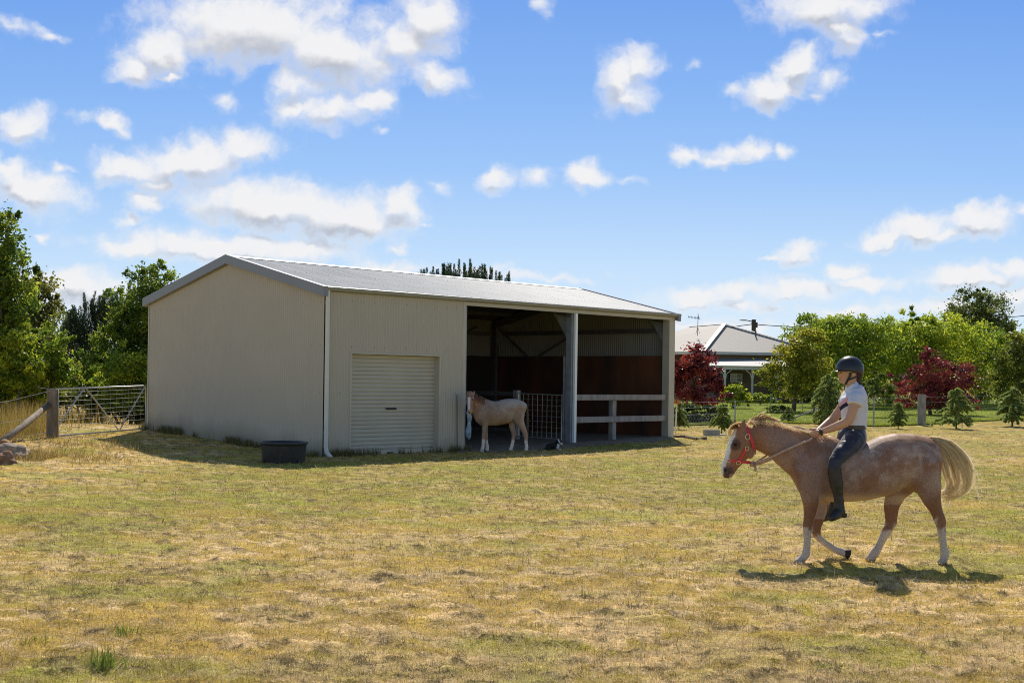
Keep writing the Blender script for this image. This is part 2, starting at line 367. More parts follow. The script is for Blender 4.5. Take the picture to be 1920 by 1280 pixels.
# ------------------------------------------------------------------ ground, lawn, mown grass
def ground_cols(x, y):
    n1 = fbm(x/3.0, y/2.0, 3, 1); n2 = fbm(x/.8, y/.55, 3, 5); n3 = vnoise(x/.13, y/.1, 9); n4 = fbm(x/.22, y/.10, 3, 31); n5 = fbm(x/6.5, y/4.5, 2, 77)
    band = .16*np.exp(-((y-21.5)/3.5)**2)*sstep(-9, -4, x)+.07*sstep(10, 15, y)
    tan_left = -.22*sstep(-4.0, -8, x)*sstep(15, 20, y)
    g = sstep(.40, .66, .26*n1+.42*n2+.2*n3+.12*n5+band+tan_left-.03)[:, None]
    straw = np.array([.44, .30, .07]); olive = np.array([.26, .215, .03]); hay = np.array([.66, .475, .255]); brown = np.array([.12, .085, .033]); lush = np.array([.24, .265, .034])
    c = straw*(1-g)+olive*g
    hm = sstep(.47, .57, n4*.6+n2*.4); h = hm[:, None]*(1-g*.6)*.85; c = c*(1-h)+hay*h
    l = sstep(.58, .72, fbm(x/1.1, y/.8, 3, 55)+band*.45)[:, None]*.5; c = c*(1-l)+lush*l
    d = (sstep(.55, .66, fbm(x/.10, y/.06, 3, 91))*(.25+.9*hm))[:, None]*.8; c = c*(1-d)+brown*d
    return c*(.6+.8*n3[:, None])
def bumps(x, y):
    fade = 1/(1+(np.hypot(x, y)/30)**2)
    return (.035*(fbm(x/.9, y/.7, 3, 3)-.5)+.030*(sstep(.45, .72, fbm(x/.16, y/.12, 3, 131)))+.022*sstep(.47, .57, fbm(x/.22, y/.10, 3, 31)*.6+fbm(x/.8, y/.55, 3, 5)*.4)*fbm(x/.06, y/.05, 2, 12))*fade
def make_ground():
    th = np.concatenate([np.linspace(-.72, .72, 620), np.linspace(.72, 2*PI-.72, 60)[1:-1]])
    r = np.concatenate([[.3, 1.2, 2.4, 3.6], np.geomspace(4.5, 1.0e2, 620), np.geomspace(1.0e2, 2500, 40)[1:]])
    T, R = np.meshgrid(th, r); x = (R*np.sin(T)).ravel(); y = (R*np.cos(T)).ravel()
    z = height(x, y)+bumps(x, y); nth = len(th); nr = len(r)
    V = np.stack([x, y, z], 1).astype(np.float32)
    i, j = np.meshgrid(np.arange(nr-1), np.arange(nth), indexing='ij'); j2 = (j+1) % nth
    Q = np.stack([i*nth+j, (i+1)*nth+j, (i+1)*nth+j2, i*nth+j2], -1).reshape(-1, 4)[:, ::-1]
    me = bpy.data.meshes.new('paddock_ground'); me.vertices.add(len(V)); me.vertices.foreach_set('co', V.ravel())
    me.loops.add(Q.size); me.loops.foreach_set('vertex_index', Q.ravel().astype(np.int32)); me.polygons.add(len(Q))
    me.polygons.foreach_set('loop_start', np.arange(0, Q.size, 4, dtype=np.int32)); me.polygons.foreach_set('loop_total', np.full(len(Q), 4, np.int32))
    C = np.ones((len(V), 4), np.float32); C[:, :3] = ground_cols(x, y)
    a = me.color_attributes.new('Col', 'FLOAT_COLOR', 'POINT'); a.data.foreach_set('color', C.ravel()); me.update(calc_edges=True)
    m = mat('dry_turf', attr=True, rough=.95, var=.35, scale=38, bump=.9, bscale=40, spec=.1, detail=9)
    tag(link_mesh('ground', me, m, smooth=True, origin=False), kind='structure')
def blades(name, n, pick, hmin, hmax, wid, colf, lean, label, cat, seed=1, lie=0.0):
    rg = np.random.default_rng(seed); x, y = pick(rg, n); n = len(x); d = np.hypot(x, y)
    z = height(x, y)+bumps(x, y)-.004
    hgt = rg.uniform(hmin, hmax, n)*(1+.012*d); w = np.maximum(wid, .00042*d)*rg.uniform(.7, 1.4, n)
    az = rg.uniform(0, 2*PI, n); tilt = np.abs(rg.normal(0, lean, n)); lying = rg.random(n) < lie; tilt[lying] = rg.uniform(1.15, 1.5, lying.sum())
    dx, dy, dz = np.sin(tilt)*np.cos(az), np.sin(tilt)*np.sin(az), np.cos(tilt)
    sa = rg.uniform(0, PI, n); sx, sy = np.cos(sa)*w/2, np.sin(sa)*w/2*.4
    lift = np.where(lying, rg.uniform(.004, .03, n), 0)
    A = np.stack([x-sx, y-sy, z+lift], 1); B = np.stack([x+sx, y+sy, z+lift], 1); T = np.stack([x+dx*hgt, y+dy*hgt, z+lift+dz*hgt], 1)
    V = np.stack([A, B, T], 1).reshape(-1, 3); C = np.repeat(colf(rg, x, y, lying), 3, 0)
    m = mat(name+'_blade', attr=True, rough=.6, var=0, transl=.42, spec=.3)
    return tag(link_mesh(name, np_mesh(name, V, 3, C), m, origin=False), label, cat, kind='stuff')
def make_grass():
    def pick(rg, n):
        q = rg.random(n); r = 6.2/(1-q*(1-6.2/48)); th = rg.uniform(-.47, .47, n); x, y = r*np.sin(th), r*np.cos(th)
        t = (x-C0.x)*D2.x+(y-C0.y)*D2.y; s = (x-C0.x)*D1.x+(y-C0.y)*D1.y
        ok = ~((t > -.15) & (s > -.05) & (t < 7.3) & (s < 12.3)); return x[ok], y[ok]
    def colf(rg, x, y, lying):
        c = ground_cols(x, y)*rg.uniform(.3, 1.95, len(x))[:, None]
        k = rg.random(len(x)); hay = np.array([.74, .54, .30])*rg.uniform(.5, 1.3, len(x))[:, None]
        f = (lying*(.25+.6*(k < .6))+(k < .12)*.5)[:, None]; c = c*(1-f)+hay*f
        gr = ((k > .86)*.55)[:, None]; return c*(1-gr)+np.array([.16, .2, .035])*gr
    blades('mown_grass', 680000, pick, .015, .05, .0030, colf, 1.0, 'short dry mown paddock grass with strewn hay', 'grass', 2, lie=.55)
def make_stalks():
    def pick(rg, n):
        q = rg.random(n); r = 6.2/(1-q*(1-6.2/26)); th = rg.uniform(-.47, .47, n); x, y = r*np.sin(th), r*np.cos(th); ok = (fbm(x/1.3, y/1.0, 3, 63) > .5) & ((x-C0.x)*D2.x+(y-C0.y)*D2.y < -.3); return x[ok], y[ok]
    def colf(rg, x, y, l):
        c = np.array([[.60, .44, .20], [.30, .27, .06], [.48, .34, .13], [.22, .24, .05]])[rg.integers(0, 4, len(x))]; return c*rg.uniform(.7, 1.2, len(x))[:, None]
    blades('dry_stalks', 9000, pick, .06, .13, .0028, colf, .8, 'longer stray stalks missed by the mower', 'grass', 37, lie=.3)
def make_bank_grass():
    c = G(30, 858); d = G(150, 835)
    def pick(rg, n):
        k = rg.random(n) < .7; x = np.where(k, rg.normal(c.x, .9, n), rg.normal(d.x, 1.3, n)); y = np.where(k, rg.normal(c.y, .55, n), rg.normal(d.y, .8, n)); ok = fbm(x/.5, y/.4, 3, 71) > .44; return x[ok], y[ok]
    def colf(rg, x, y, l):
        c_ = np.array([[.50, .34, .13], [.38, .25, .09], [.28, .2, .07], [.24, .23, .05]])[rg.integers(0, 4, len(x))]; return c_*rg.uniform(.6, 1.2, len(x))[:, None]
    blades('bank_grass', 9000, pick, .04, .16, .005, colf, .75, 'rough straw coloured grass on the bank round the rocks at the left edge', 'grass', 41, lie=.3)
def make_lawn():
    n = 90; mb = MB(); pts = []
    front = [G(px, py) for px, py in ((1240, 800), (1330, 797), (1420, 794), (1520, 795), (1640, 800), (1730, 797), (1840, 790), (2020, 782))]
    V = []; Fc = []; rows = 34
    for p in front:
        for k in range(rows):
            y = p.y+(k/(rows-1))**1.5*48; x = p.x*(1+.9*(y-p.y)/p.y); V.append((x, y, hz(x, y)+.05))
    for i in range(len(front)-1):
        for k in range(rows-1): a = i*rows+k; Fc.append((a, a+rows, a+rows+1, a+1))
    mb.add(V, Fc); m = mat('lawn_turf', (.19, .23, .028), rough=.95, var=.5, scale=.9, bump=.5, bscale=25, spec=.1, detail=9)
    tag(mb.build('lawn', m, origin=False), kind='structure')
    fr = np.array([[p.x, p.y] for p in front])
    def pick(rg, n):
        k = rg.random(n)*(len(fr)-1); i = k.astype(int); f = k-i; px = fr[i, 0]*(1-f)+fr[i+1, 0]*f; py = fr[i, 1]*(1-f)+fr[i+1, 1]*f
        q = rg.random(n)**2.2*30; y = py+q; x = px*(1+.9*q/py); return x, y
    def colf(rg, x, y, l):
        k = fbm(x/2, y/3, 3, 8)[:, None]; c = np.array([.17, .23, .025])*(1-k)+np.array([.32, .32, .05])*k
        return c*rg.uniform(.7, 1.4, len(x))[:, None]
    blades('lawn_grass', 50000, pick, .04, .09, .012, colf, .5, 'greener uncut grass of the garden beyond the wire fence', 'grass', 5)
def make_tall_grass():
    # dry unmown strip behind the left fence
    pl = [G(-40, 838), G(60, 822), G(92, 818), G(150, 806), G(262, 797), G(290, 780), G(150, 772), G(0, 768), G(-60, 775)]
    poly = np.array([[p.x, p.y] for p in pl])
    def inside(x, y):
        c = np.zeros(len(x), bool); j = len(poly)-1
        for i in range(len(poly)):
            a, b = poly[i], poly[j]; k = ((a[1] > y) != (b[1] > y)) & (x < (b[0]-a[0])*(y-a[1])/(b[1]-a[1]+1e-9)+a[0]); c ^= k; j = i
        return c
    lo, hi = poly.min(0), poly.max(0)
    def pick(rg, n):
        x = rg.uniform(lo[0], hi[0], n*3); y = rg.uniform(lo[1], hi[1]+4, n*3); ok = inside(x, y)
        gx = (x/y*F+960); keep = ok & ((gx < 100) | (rg.random(len(x)) < .06)); return x[keep][:n], y[keep][:n]
    def colf(rg, x, y, l):
        k = fbm(x/.7, y/.7, 3, 4)[:, None]; c = np.array([.46, .30, .10])*(1-k)+np.array([.30, .22, .06])*k
        g = (rg.random(len(x)) < .22)[:, None]; c = np.where(g, np.array([.14, .16, .03]), c); return c*rg.uniform(.6, 1.35, len(x))[:, None]
    blades('tall_dry_grass', 34000, pick, .12, .55, .006, colf, .5, 'tall dry seeding grass behind the leaning fence strut', 'grass', 11)
def make_wall_grass():
    segs = [(S(-.06, .05, 0), S(-.06, 7.1, 0), 1.0), (S(.1, -.06, 0), S(.75, -.06, 0), 1.0), (S(.75, -.02, 0), S(3.2, -.02, 0), .35), (S(3.25, -.06, 0), S(4.1, -.06, 0), 1.0), (S(11.8, -.08, 0), S(12.2, -.05, 0), 1)]
    def pick(rg, n):
        w = np.array([(b-a).length*k for a, b, k in segs]); i = rg.choice(len(segs), n, p=w/w.sum()); f = rg.random(n)
        A = np.array([list(s[0]) for s in segs])[i]; B = np.array([list(s[1]) for s in segs])[i]; p = A*(1-f[:, None])+B*f[:, None]
        q = np.abs(rg.normal(0, .09, n)); fr = (i > 0); x = p[:, 0]-np.where(fr, D2.x, D1.x)*q; y = p[:, 1]-np.where(fr, D2.y, D1.y)*q
        keep = fbm(x/.35, y/.35, 3, 19) > .47; return x[keep], y[keep]
    def colf(rg, x, y, l):
        c = np.array([[.16, .15, .05], [.24, .19, .07], [.10, .13, .03], [.32, .24, .10]])[rg.integers(0, 4, len(x))]; return c*rg.uniform(.6, 1.2, len(x))[:, None]
    blades('wall_grass', 9000, pick, .05, .17, .006, colf, .45, 'rank uncut grass along the foot of the shed walls', 'grass', 23)
make_ground(); make_grass(); make_stalks(); make_bank_grass(); make_lawn(); make_tall_grass(); make_wall_grass()
def tuft(px, py, n, h, cols, label, seed):
    b = G(px, py); rg = np.random.default_rng(seed); x = b.x+rg.normal(0, .05, n); y = b.y+rg.normal(0, .05, n); z = height(x, y)
    az = rg.uniform(0, 2*PI, n); tl = np.abs(rg.normal(0, .5, n)); hh = rg.uniform(.5, 1, n)*h; w = .004
    d = np.stack([np.sin(tl)*np.cos(az), np.sin(tl)*np.sin(az), np.cos(tl)], 1)*hh[:, None]
    p = np.stack([x, y, z], 1); s = np.stack([np.full(n, w), np.zeros(n), np.zeros(n)], 1)
    mb = MB(); mb.v = [b-Vector((0, 0, .01))]; mb.c = [tuple(cols)]      # all blades grow from one root
    for i in range(n):
        k = float(rg.uniform(.7, 1.3)); c = tuple(q*k for q in cols); m = len(mb.v); mb.v += [Vector(p[i]-s[i]), Vector(p[i]+s[i]), Vector(p[i]+d[i]*.55+s[i]*.8), Vector(p[i]+d[i]*.55-s[i]*.8), Vector(p[i]+d[i]*np.array([1.25, 1.25, .93]))]; mb.c += [c]*5
        mb.f += [(0, m, m+1), (m, m+1, m+2, m+3), (m+3, m+2, m+4)]
    tag(mb.build('grass_tuft', M_TUFT, cols=True), label, 'grass tuft', 'green tufts left in the mown paddock')
M_TUFT = mat('tuft_blade', attr=True, rough=.6, var=0, transl=.4)
tuft(198, 1256, 60, .17, (.17, .22, .035), 'bright green tuft standing nearest the bottom left edge', 1)
tuft(60, 1208, 40, .08, (.24, .28, .03), 'low yellowish green tuft left of the tallest tuft in the foreground', 2)
tuft(232, 1190, 40, .09, (.16, .24, .03), 'small green tuft just above the tallest tuft in the foreground', 3)
tuft(1560, 1258, 40, .08, (.15, .22, .03), 'small green tuft in the dry grass below the ridden pony', 4)
# ------------------------------------------------------------------ the shed
M_CREAM = mat('cream_sheet', (.60, .535, .43), rough=.45, var=.025, scale=1.3, spec=.4, attr=True)
M_TRIM = mat('cream_trim', (.50, .45, .37), rough=.4, var=.05, scale=2)
M_BARGE = mat('barge_paint', (.215, .225, .265), rough=.35, var=.05, scale=2, spec=.6)
M_ROOF = mat('zincalume', rough=.6, metal=.0, var=.10, scale=1.6, attr=True, spec=.2)
M_GUT = mat('gutter_paint', (.30, .29, .25), rough=.4, var=.08, scale=3)
M_STEEL = mat('galvanised_steel', (.33, .35, .38), rough=.5, metal=.35, var=.18, scale=7)
M_STEEL2 = mat('darkened_steel', (.12, .12, .125), rough=.6, metal=.3, var=.2, scale=7)  # darker copy of the steel: shade inside the shed put into its colour
M_WHITE = mat('white_paint', (.80, .80, .80), rough=.4, var=.05)
M_BOARD = mat('red_brown_board', (.035, .014, .009), rough=.7, var=.35, scale=2.2, stretch=(1, 1, .35), speck=((.022, .016, .014), 1.1, .42, .62))  # back wall boards, brought near black to carry the bay's shade
M_WOOD = mat('weathered_timber', (.30, .265, .25), rough=.85, var=.3, scale=9, stretch=(1, 1, .3), bump=.4, bscale=30)
M_DARK = mat('black_plastic', (.018, .018, .02), rough=.5, var=.2)
M_WIRE = mat('galvanised_wire', (.52, .52, .52), rough=.4, metal=.5, var=.1)
def zr(r): return 3.56+.84*(1-abs(r-SHED_W/2)/(SHED_W/2))
CRM = (.52, .46, .38)
def corr(mb, fpos, L0, L1, zb, zt, nrm, amp=.0105, pitch=.0762, per=6, col=CRM, dirt=False):
    n = max(2, int((L1-L0)/pitch*per)); V = []; Fc = []
    for i in range(n+1):
        s = L0+(L1-L0)*i/n; o = Vector(nrm)*(amp*math.sin(2*PI*s/pitch))
        p = fpos(s)+o; V += [p+Vector((0, 0, zb(s) if callable(zb) else zb)), p+Vector((0, 0, zt(s) if callable(zt) else zt))]
    for i in range(n): Fc.append((2*i, 2*i+2, 2*i+3, 2*i+1))
    if dirt:       # mud splashed up from the ground along the foot of the sheet
        V2 = []; Fc = []; C = []
        for i in range(n+1):
            a, b = V[2*i], V[2*i+1]; g = hz(a.x, a.y); q = float(fbm(np.array([i*.021]), np.array([1.7]), 4, 8)[0]); h1 = g+.05+.10*q; h2 = g+.2+.55*q
            V2 += [a, Vector((a.x, a.y, h1)), Vector((a.x, a.y, h2)), b]; k = .35+.4*q; C += [tuple(c*.62 for c in col), tuple(c*(1-k*.55)*w for c, w in zip(col, (1, .96, .88))), col, col]
        for i in range(n):
            for j in range(3): Fc.append((4*i+j, 4*i+4+j, 4*i+5+j, 4*i+1+j))
        m0 = len(mb.v); mb.add(V2, Fc, col); mb.c[m0:] = C; return
    mb.add(V, Fc, col)
def screws(mb, fpos, pts, nrm, sz=.011, col=(.12, .11, .10)):
    for s, z in pts:
        c = fpos(s)+Vector((0, 0, z))+Vector(nrm)*.010
        mb.obox(c-D1*sz*.5-D2*sz*.5-Vector((0, 0, sz*.5)), D1*sz, D2*sz, (0, 0, sz), col)
def sb(mb, t0, t1, r0, r1, z0, z1, col=None):
    return mb.obox(S(t0, r0, z0), D1*(t1-t0), D2*(r1-r0), (0, 0, z1-z0), col)
def make_shed():
    sh = thing('shed', S(6, 3.5, 0), 'long cream corrugated iron shed with grey roof, roller door and two open bays', 'shed')
    zb = -.25
    # gable wall facing left
    mb = MB(); corr(mb, lambda r: S(0, r, 0), 0, SHED_W, zb, lambda r: zr(r)-.04, -D1, dirt=True)
    pts = [(r, z) for z in (.35, 1.35, 2.35, 3.25) for r in np.arange(.1, SHED_W, .3048) if z < zr(r)-.2]
    screws(mb, lambda r: S(0, r, 0), pts, -D1, .012, (.22, .20, .17)); mb.build('gable_wall', M_CREAM, sh, cols=True)
    mb = MB(); corr(mb, lambda r: S(SHED_L, r, 0), 0, SHED_W, zb, lambda r: zr(r)-.04, D1, amp=.016, col=(.20, .19, .17)); mb.build('end_wall', M_CREAM, sh, cols=True)  # same cream sheet, coloured darker to imitate the shaded inside
    mb = MB(); corr(mb, lambda t: S(t, SHED_W, 0), 0, SHED_L, zb, 3.575, D2, amp=.016, col=(.17, .16, .145)); mb.build('back_wall', M_CREAM, sh, cols=True)  # cream sheet again, interior shade painted into its colour
    # front wall round the roller door
    d0, d1, dz = .74, 3.26, 2.185
    mb = MB(); f = lambda t: S(t, 0, 0)
    corr(mb, f, .02, d0-.03, zb, 3.47, -D2, dirt=True); corr(mb, f, d0-.03, d1+.03, dz+.02, 3.47, -D2); corr(mb, f, d1+.03, 4.0, zb, 3.47, -D2, dirt=True)
    pts = [(t, z) for z in (.3, 1.35, 2.33, 3.3) for t in np.arange(.12, 4, .3048) if not (d0 < t < d1 and z < dz)]
    screws(mb, f, pts, -D2, .012, (.20, .18, .15)); mb.build('front_wall', M_CREAM, sh, cols=True)
    # roof
    mb = MB(); Z = (.43, .435, .44); pit = .0762
    for sgn in (0, 1):
        n = int((SHED_L+.2)/pit*6); V = []; Fc = []
        for i in range(n+1):
            t = -.10+(SHED_L+.2)*i/n; o = .0085*math.sin(2*PI*t/pit)
            a = S(t, -.10 if sgn == 0 else SHED_W+.10, 3.56-.024+o); b = S(t, SHED_W/2, 4.40+o); V += [a, b]
        for i in range(n): Fc.append((2*i, 2*i+2, 2*i+3, 2*i+1) if sgn == 0 else (2*i, 2*i+1, 2*i+3, 2*i+2))
        mb.add(V, Fc, Z)
    for r in (.12, .95, 1.8, 2.6, 3.3):
        for k, t in enumerate(np.arange(.1, SHED_L, .1524)):
            mb.obox(S(t, r, zr(r)+.004), D1*.012, D2*.022, (0, 0, .010), (.16, .16, .17))
    for t in np.arange(.76, SHED_L, .762):   # lapped sheet edges
        mb.add([S(t, -.1, 3.552), S(t+.012, -.1, 3.552), S(t+.012, SHED_W/2, 4.414), S(t, SHED_W/2, 4.414)], [(0, 1, 2, 3)], (.34, .345, .35))
    rf = mb.build('roof', M_ROOF, sh, cols=True)
    mb = MB()
    for a, b in ((-.17, 0), (0, .17)):
        r0, r1 = SHED_W/2+a, SHED_W/2+b
        mb.hexa([S(-.13, r0, zr(r0)+.012), S(SHED_L+.13, r0, zr(r0)+.012), S(SHED_L+.13, r1, zr(r1)+.012), S(-.13, r1, zr(r1)+.012),
                 S(-.13, r0, zr(r0)+.020), S(SHED_L+.13, r0, zr(r0)+.020), S(SHED_L+.13, r1, zr(r1)+.022), S(-.13, r1, zr(r1)+.022)])
    mb.build('ridge_cap', mat('ridge_metal', (.66, .67, .68), rough=.4, metal=.2, var=.05), rf)
    # barge cappings on both gables
    for t0, t1 in ((-.13, -.012), (SHED_L+.012, SHED_L+.13)):
        mb = MB(); W2 = SHED_W/2
        for ra, rb in ((-.13, W2), (SHED_W+.13, W2)):
            za, zc = zr(ra)+.035, zr(rb)+.035; hh = .205
            mb.hexa([S(t0, ra, za-hh), S(t1, ra, za-hh), S(t1, rb, zc-hh), S(t0, rb, zc-hh), S(t0, ra, za), S(t1, ra, za), S(t1, rb, zc), S(t0, rb, zc)])
        mb.build('barge_capping', M_BARGE, sh)
    # gutter, fascia header, corner trims
    mb = MB(); prof = [(-.015, 3.572), (-.10, 3.572), (-.125, 3.56), (-.135, 3.545), (-.12, 3.49), (-.015, 3.468)]
    V = [S(t, r, z) for t in (-.125, SHED_L+.15) for r, z in prof]; k = len(prof)
    mb.add(V, [(i, (i+1) % k, (i+1) % k+k, i+k) for i in range(k)]+[tuple(range(k))[::-1], tuple(range(k, 2*k))]); mb.build('gutter', M_GUT, sh)
    mb = MB(); sb(mb, 4.07, 11.86, -.012, .05, 3.385, 3.466); mb.build('header', M_TRIM, sh)
    mb = MB(); sb(mb, 3.99, 4.075, -.014, .012, zb, 3.466); sb(mb, 4.06, 4.075, .013, .16, zb, 3.384); mb.build('jamb_flashing', M_TRIM, sh)
    mb = MB(); sb(mb, 11.865, SHED_L+.02, -.012, .01, zb, 3.466); sb(mb, 11.865, 11.88, .011, .22, zb, 3.384); sb(mb, SHED_L+.005, SHED_L+.02, .011, .14, zb, 3.466); mb.build('jamb_flashing', M_TRIM, sh)
    mb = MB(); sb(mb, -.022, .03, SHED_W-.02, SHED_W+.025, zb, 3.46); mb.build('corner_flashing', M_TRIM, sh)
    # roller door in its recess
    mb = MB(); sb(mb, d0-.045, d0, -.016, .17, zb, dz); sb(mb, d1, d1+.045, -.016, .17, zb, dz); sb(mb, d0-.045, d1+.045, -.017, .17, dz, dz+.035); mb.build('door_frame', M_TRIM, sh)
    mb = MB(); nsl = 23; hh = (dz-.06)/nsl; V = []; Fc = []; rr = .15
    prof = []
    for i in range(nsl):
        z0 = .12+i*(dz-.12)/nsl; h_ = (dz-.12)/nsl
        prof += [(rr+.014, z0), (rr-.002, z0+.006), (rr-.008, z0+h_*.5), (rr-.002, z0+h_-.008), (rr+.014, z0+h_-.003)]
    for r, z in prof: V += [S(d0, r, z), S(d1, r, z)]
    for i in range(len(prof)-1): Fc.append((2*i, 2*i+1, 2*i+3, 2*i+2))
    mb.add(V, Fc); rd = mb.build('roller_door', mat('door_slat', (.50, .455, .37), rough=.42, var=.05, scale=2), sh)
    mb = MB(); sb(mb, d0+.005, d1-.005, .125, .165, -.02, .118); mb.build('bottom_rail', M_TRIM, rd)
    mb = MB(); sb(mb, 1.82, 2.12, .118, .138, .985, 1.03); mb.build('handle', M_DARK, rd, bevel=.006)
    mb = MB(); sb(mb, 1.86, 2.02, .095, .124, .02, .055); mb.build('lock_bar', M_DARK, rd, bevel=.006)
    # downpipe at the near corner
    c = S(.03, -.055, 0); mb = MB()
    mb.tube([S(.045, -.06, 3.50), S(.045, -.058, 3.3), S(.045, -.058, .22), S(.05, -.08, .12), S(.075, -.22, -.005), S(.08, -.25, -.03)], .047, 12)
    for z in (3.2, .5): mb.tube([S(.045, -.058, z), S(.045, -.058, z+.05)], .051, 12)
    mb.build('downpipe', mat('downpipe_paint', (.70, .66, .60), rough=.35, var=.04), sh, smooth=False)
    # portal frames
    for t in (4.12, 7.93, 11.97):
        mb = MB(); a = .075
        sb(mb, t-a, t+a-.02, .06, .24, -.2, 3.40); mb.build('column', M_STEEL, sh)
        mb = MB(); sb(mb, t-a, t+a, SHED_W-.27, SHED_W-.06, -.2, 3.40); mb.build('column', M_STEEL2, sh)
        mb = MB(); W2 = SHED_W/2
        for ra, rb in ((.10, W2), (SHED_W-.10, W2)):
            za, zc = zr(ra)-.12, zr(rb)-.12
            mb.hexa([S(t-a, ra, za-.2), S(t+a, ra, za-.2), S(t+a, rb, zc-.2), S(t-a, rb, zc-.2), S(t-a, ra, za), S(t+a, ra, za), S(t+a, rb, zc), S(t-a, rb, zc)])
        mb.build('rafter', M_STEEL2, sh)
        for s_ in (1, -1):   # haunch plates
            mb = MB(); f = (lambda r: r) if s_ == 1 else (lambda r: SHED_W-r)
            q = [(.275, 2.75), (.62, 3.25), (.78, 3.42), (.275, 3.34)]
            mb.hexa([S(t-.012, f(r), z) for r, z in q]+[S(t+.012, f(r), z) for r, z in q]); mb.build('haunch_plate', M_STEEL, sh)
    mb = MB(); sb(mb, 7.84, 8.02, .285, .315, -.1, 2.30); mb.build('kick_panel', mat('grey_ply', (.24, .24, .25), rough=.8, var=.2), sh)
    mb = MB(); sb(mb, 7.905, 7.99, -.03, .035, -.1, 3.384); mb.build('bay_post', mat('bay_post_paint', (.9, .9, .9), rough=.3, var=0), sh)
    # purlins and girts
    for r in (.9, 1.8, 2.7, 4.4, 5.3, 6.2): mb = MB(); mb.bar(S(.1, r, zr(r)-.085), S(SHED_L-.1, r, zr(r)-.085), .06, .10); mb.build('purlin', M_STEEL2, sh)
    for z in (3.10, 1.3):
        for p, q in ((S(SHED_L-.07, .2, z), S(SHED_L-.07, SHED_W-.2, z)), (S(.2, SHED_W-.07, z), S(SHED_L-.2, SHED_W-.07, z))): mb = MB(); mb.bar(p, q, .06, .12); mb.build('girt', M_STEEL2, sh)
    mb = MB(); W2 = SHED_W/2
    for ra, rb in ((.03, W2), (SHED_W-.03, W2)): mb.hexa([S(.05, ra, zr(ra)-.034), S(SHED_L-.05, ra, zr(ra)-.034), S(SHED_L-.05, rb, zr(rb)-.034), S(.05, rb, zr(rb)-.034), S(.05, ra, zr(ra)-.028), S(SHED_L-.05, ra, zr(ra)-.028), S(SHED_L-.05, rb, zr(rb)-.028), S(.05, rb, zr(rb)-.028)])
    mb.build('roof_shade_sheet', mat('roof_shade_dark', (.09, .09, .095), rough=.7, var=.2), sh)  # added dark sheet hiding the bright roof underside, standing in for shade
    x = SHED_L-.14
    for p, q in ((S(x, 3.4, 3.15), S(x, 5.2, 2.3)), (S(x, 5.4, 2.35), S(x, 6.7, 3.25)), (S(9.6, SHED_W-.14, 2.5), S(11.2, SHED_W-.14, 3.3))): mb = MB(); mb.bar(p, q, .05, .05); mb.build('wall_brace', M_STEEL2, sh)
    # board lining up to shoulder height
    mb = MB()
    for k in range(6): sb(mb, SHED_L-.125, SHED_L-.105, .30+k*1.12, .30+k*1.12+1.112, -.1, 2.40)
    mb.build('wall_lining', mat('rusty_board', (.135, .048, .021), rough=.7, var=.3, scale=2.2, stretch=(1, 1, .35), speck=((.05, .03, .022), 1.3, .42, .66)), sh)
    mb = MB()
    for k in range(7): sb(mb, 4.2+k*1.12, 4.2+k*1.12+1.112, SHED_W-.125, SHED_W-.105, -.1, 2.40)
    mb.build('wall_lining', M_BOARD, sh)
    mb = MB(); corr(mb, lambda r: S(4.04, r, 0), .3, SHED_W-.1, -.2, 3.5, D1); mb.build('partition_wall', mat('shaded_sheet', (.2, .19, .17), rough=.6, var=.1), sh)  # sheet colour lowered so the open bay looks shaded
    # timber rail fence across the right bay
    for z0, z1 in ((1.175, 1.325), (.60, .755)):
        mb = MB(); sb(mb, 8.0, 11.75, -.005, .04, z0, z1); mb.build('rail', M_WOOD, sh, bevel=.008)
    mb = MB(); sb(mb, 9.52, 9.68, .045, .19, -.2, 1.17); mb.build('rail_post', M_WOOD, sh, bevel=.01)
    mb = MB(); sb(mb, 7.85, 8.0, 1.95, 2.1, -.2, 1.40); mb.build('stall_post', M_WOOD, sh, bevel=.01)
    for z0, z1 in ((1.25, 1.36), (.75, .86), (.28, .38)):
        mb = MB(); sb(mb, 7.91, 7.95, 2.11, SHED_W-.3, z0, z1); mb.build('stall_rail', mat('dark_timber', (.11, .10, .095), rough=.85, var=.3), sh)
    # dirt floor
    V = []; Fc = []; ni, nj = 40, 44
    for i in range(ni+1):
        for j in range(nj+1):
            t = 3.6+8.4*i/ni; edge = -.15-.95*float(fbm(np.array([t*.9]), np.array([3.3]), 3, 5)[0])*min(1, (t-3.6)/.8)*min(1, (12.0-t)/1.5); r = edge+(7.0-edge)*(j/nj)**1.3
            p = S(t, r, 0); e = min(1, j/3)
            V.append((p.x, p.y, hz(p.x, p.y)-.01+.055*e+.02*float(fbm(np.array([t*3]), np.array([r*3]), 2, 2)[0])))
    for i in range(ni):
        for j in range(nj): a = i*(nj+1)+j; Fc.append((a, a+nj+1, a+nj+2, a+1))
    mb = MB(); mb.add(V, Fc); m = mat('bare_dirt', (.165, .125, .085), rough=.95, var=.4, scale=6, bump=.6, bscale=25, speck=((.30, .24, .14), 22, .55, .75))
    tag(mb.build('dirt_floor', m, smooth=True, origin=False), kind='structure')
make_shed()
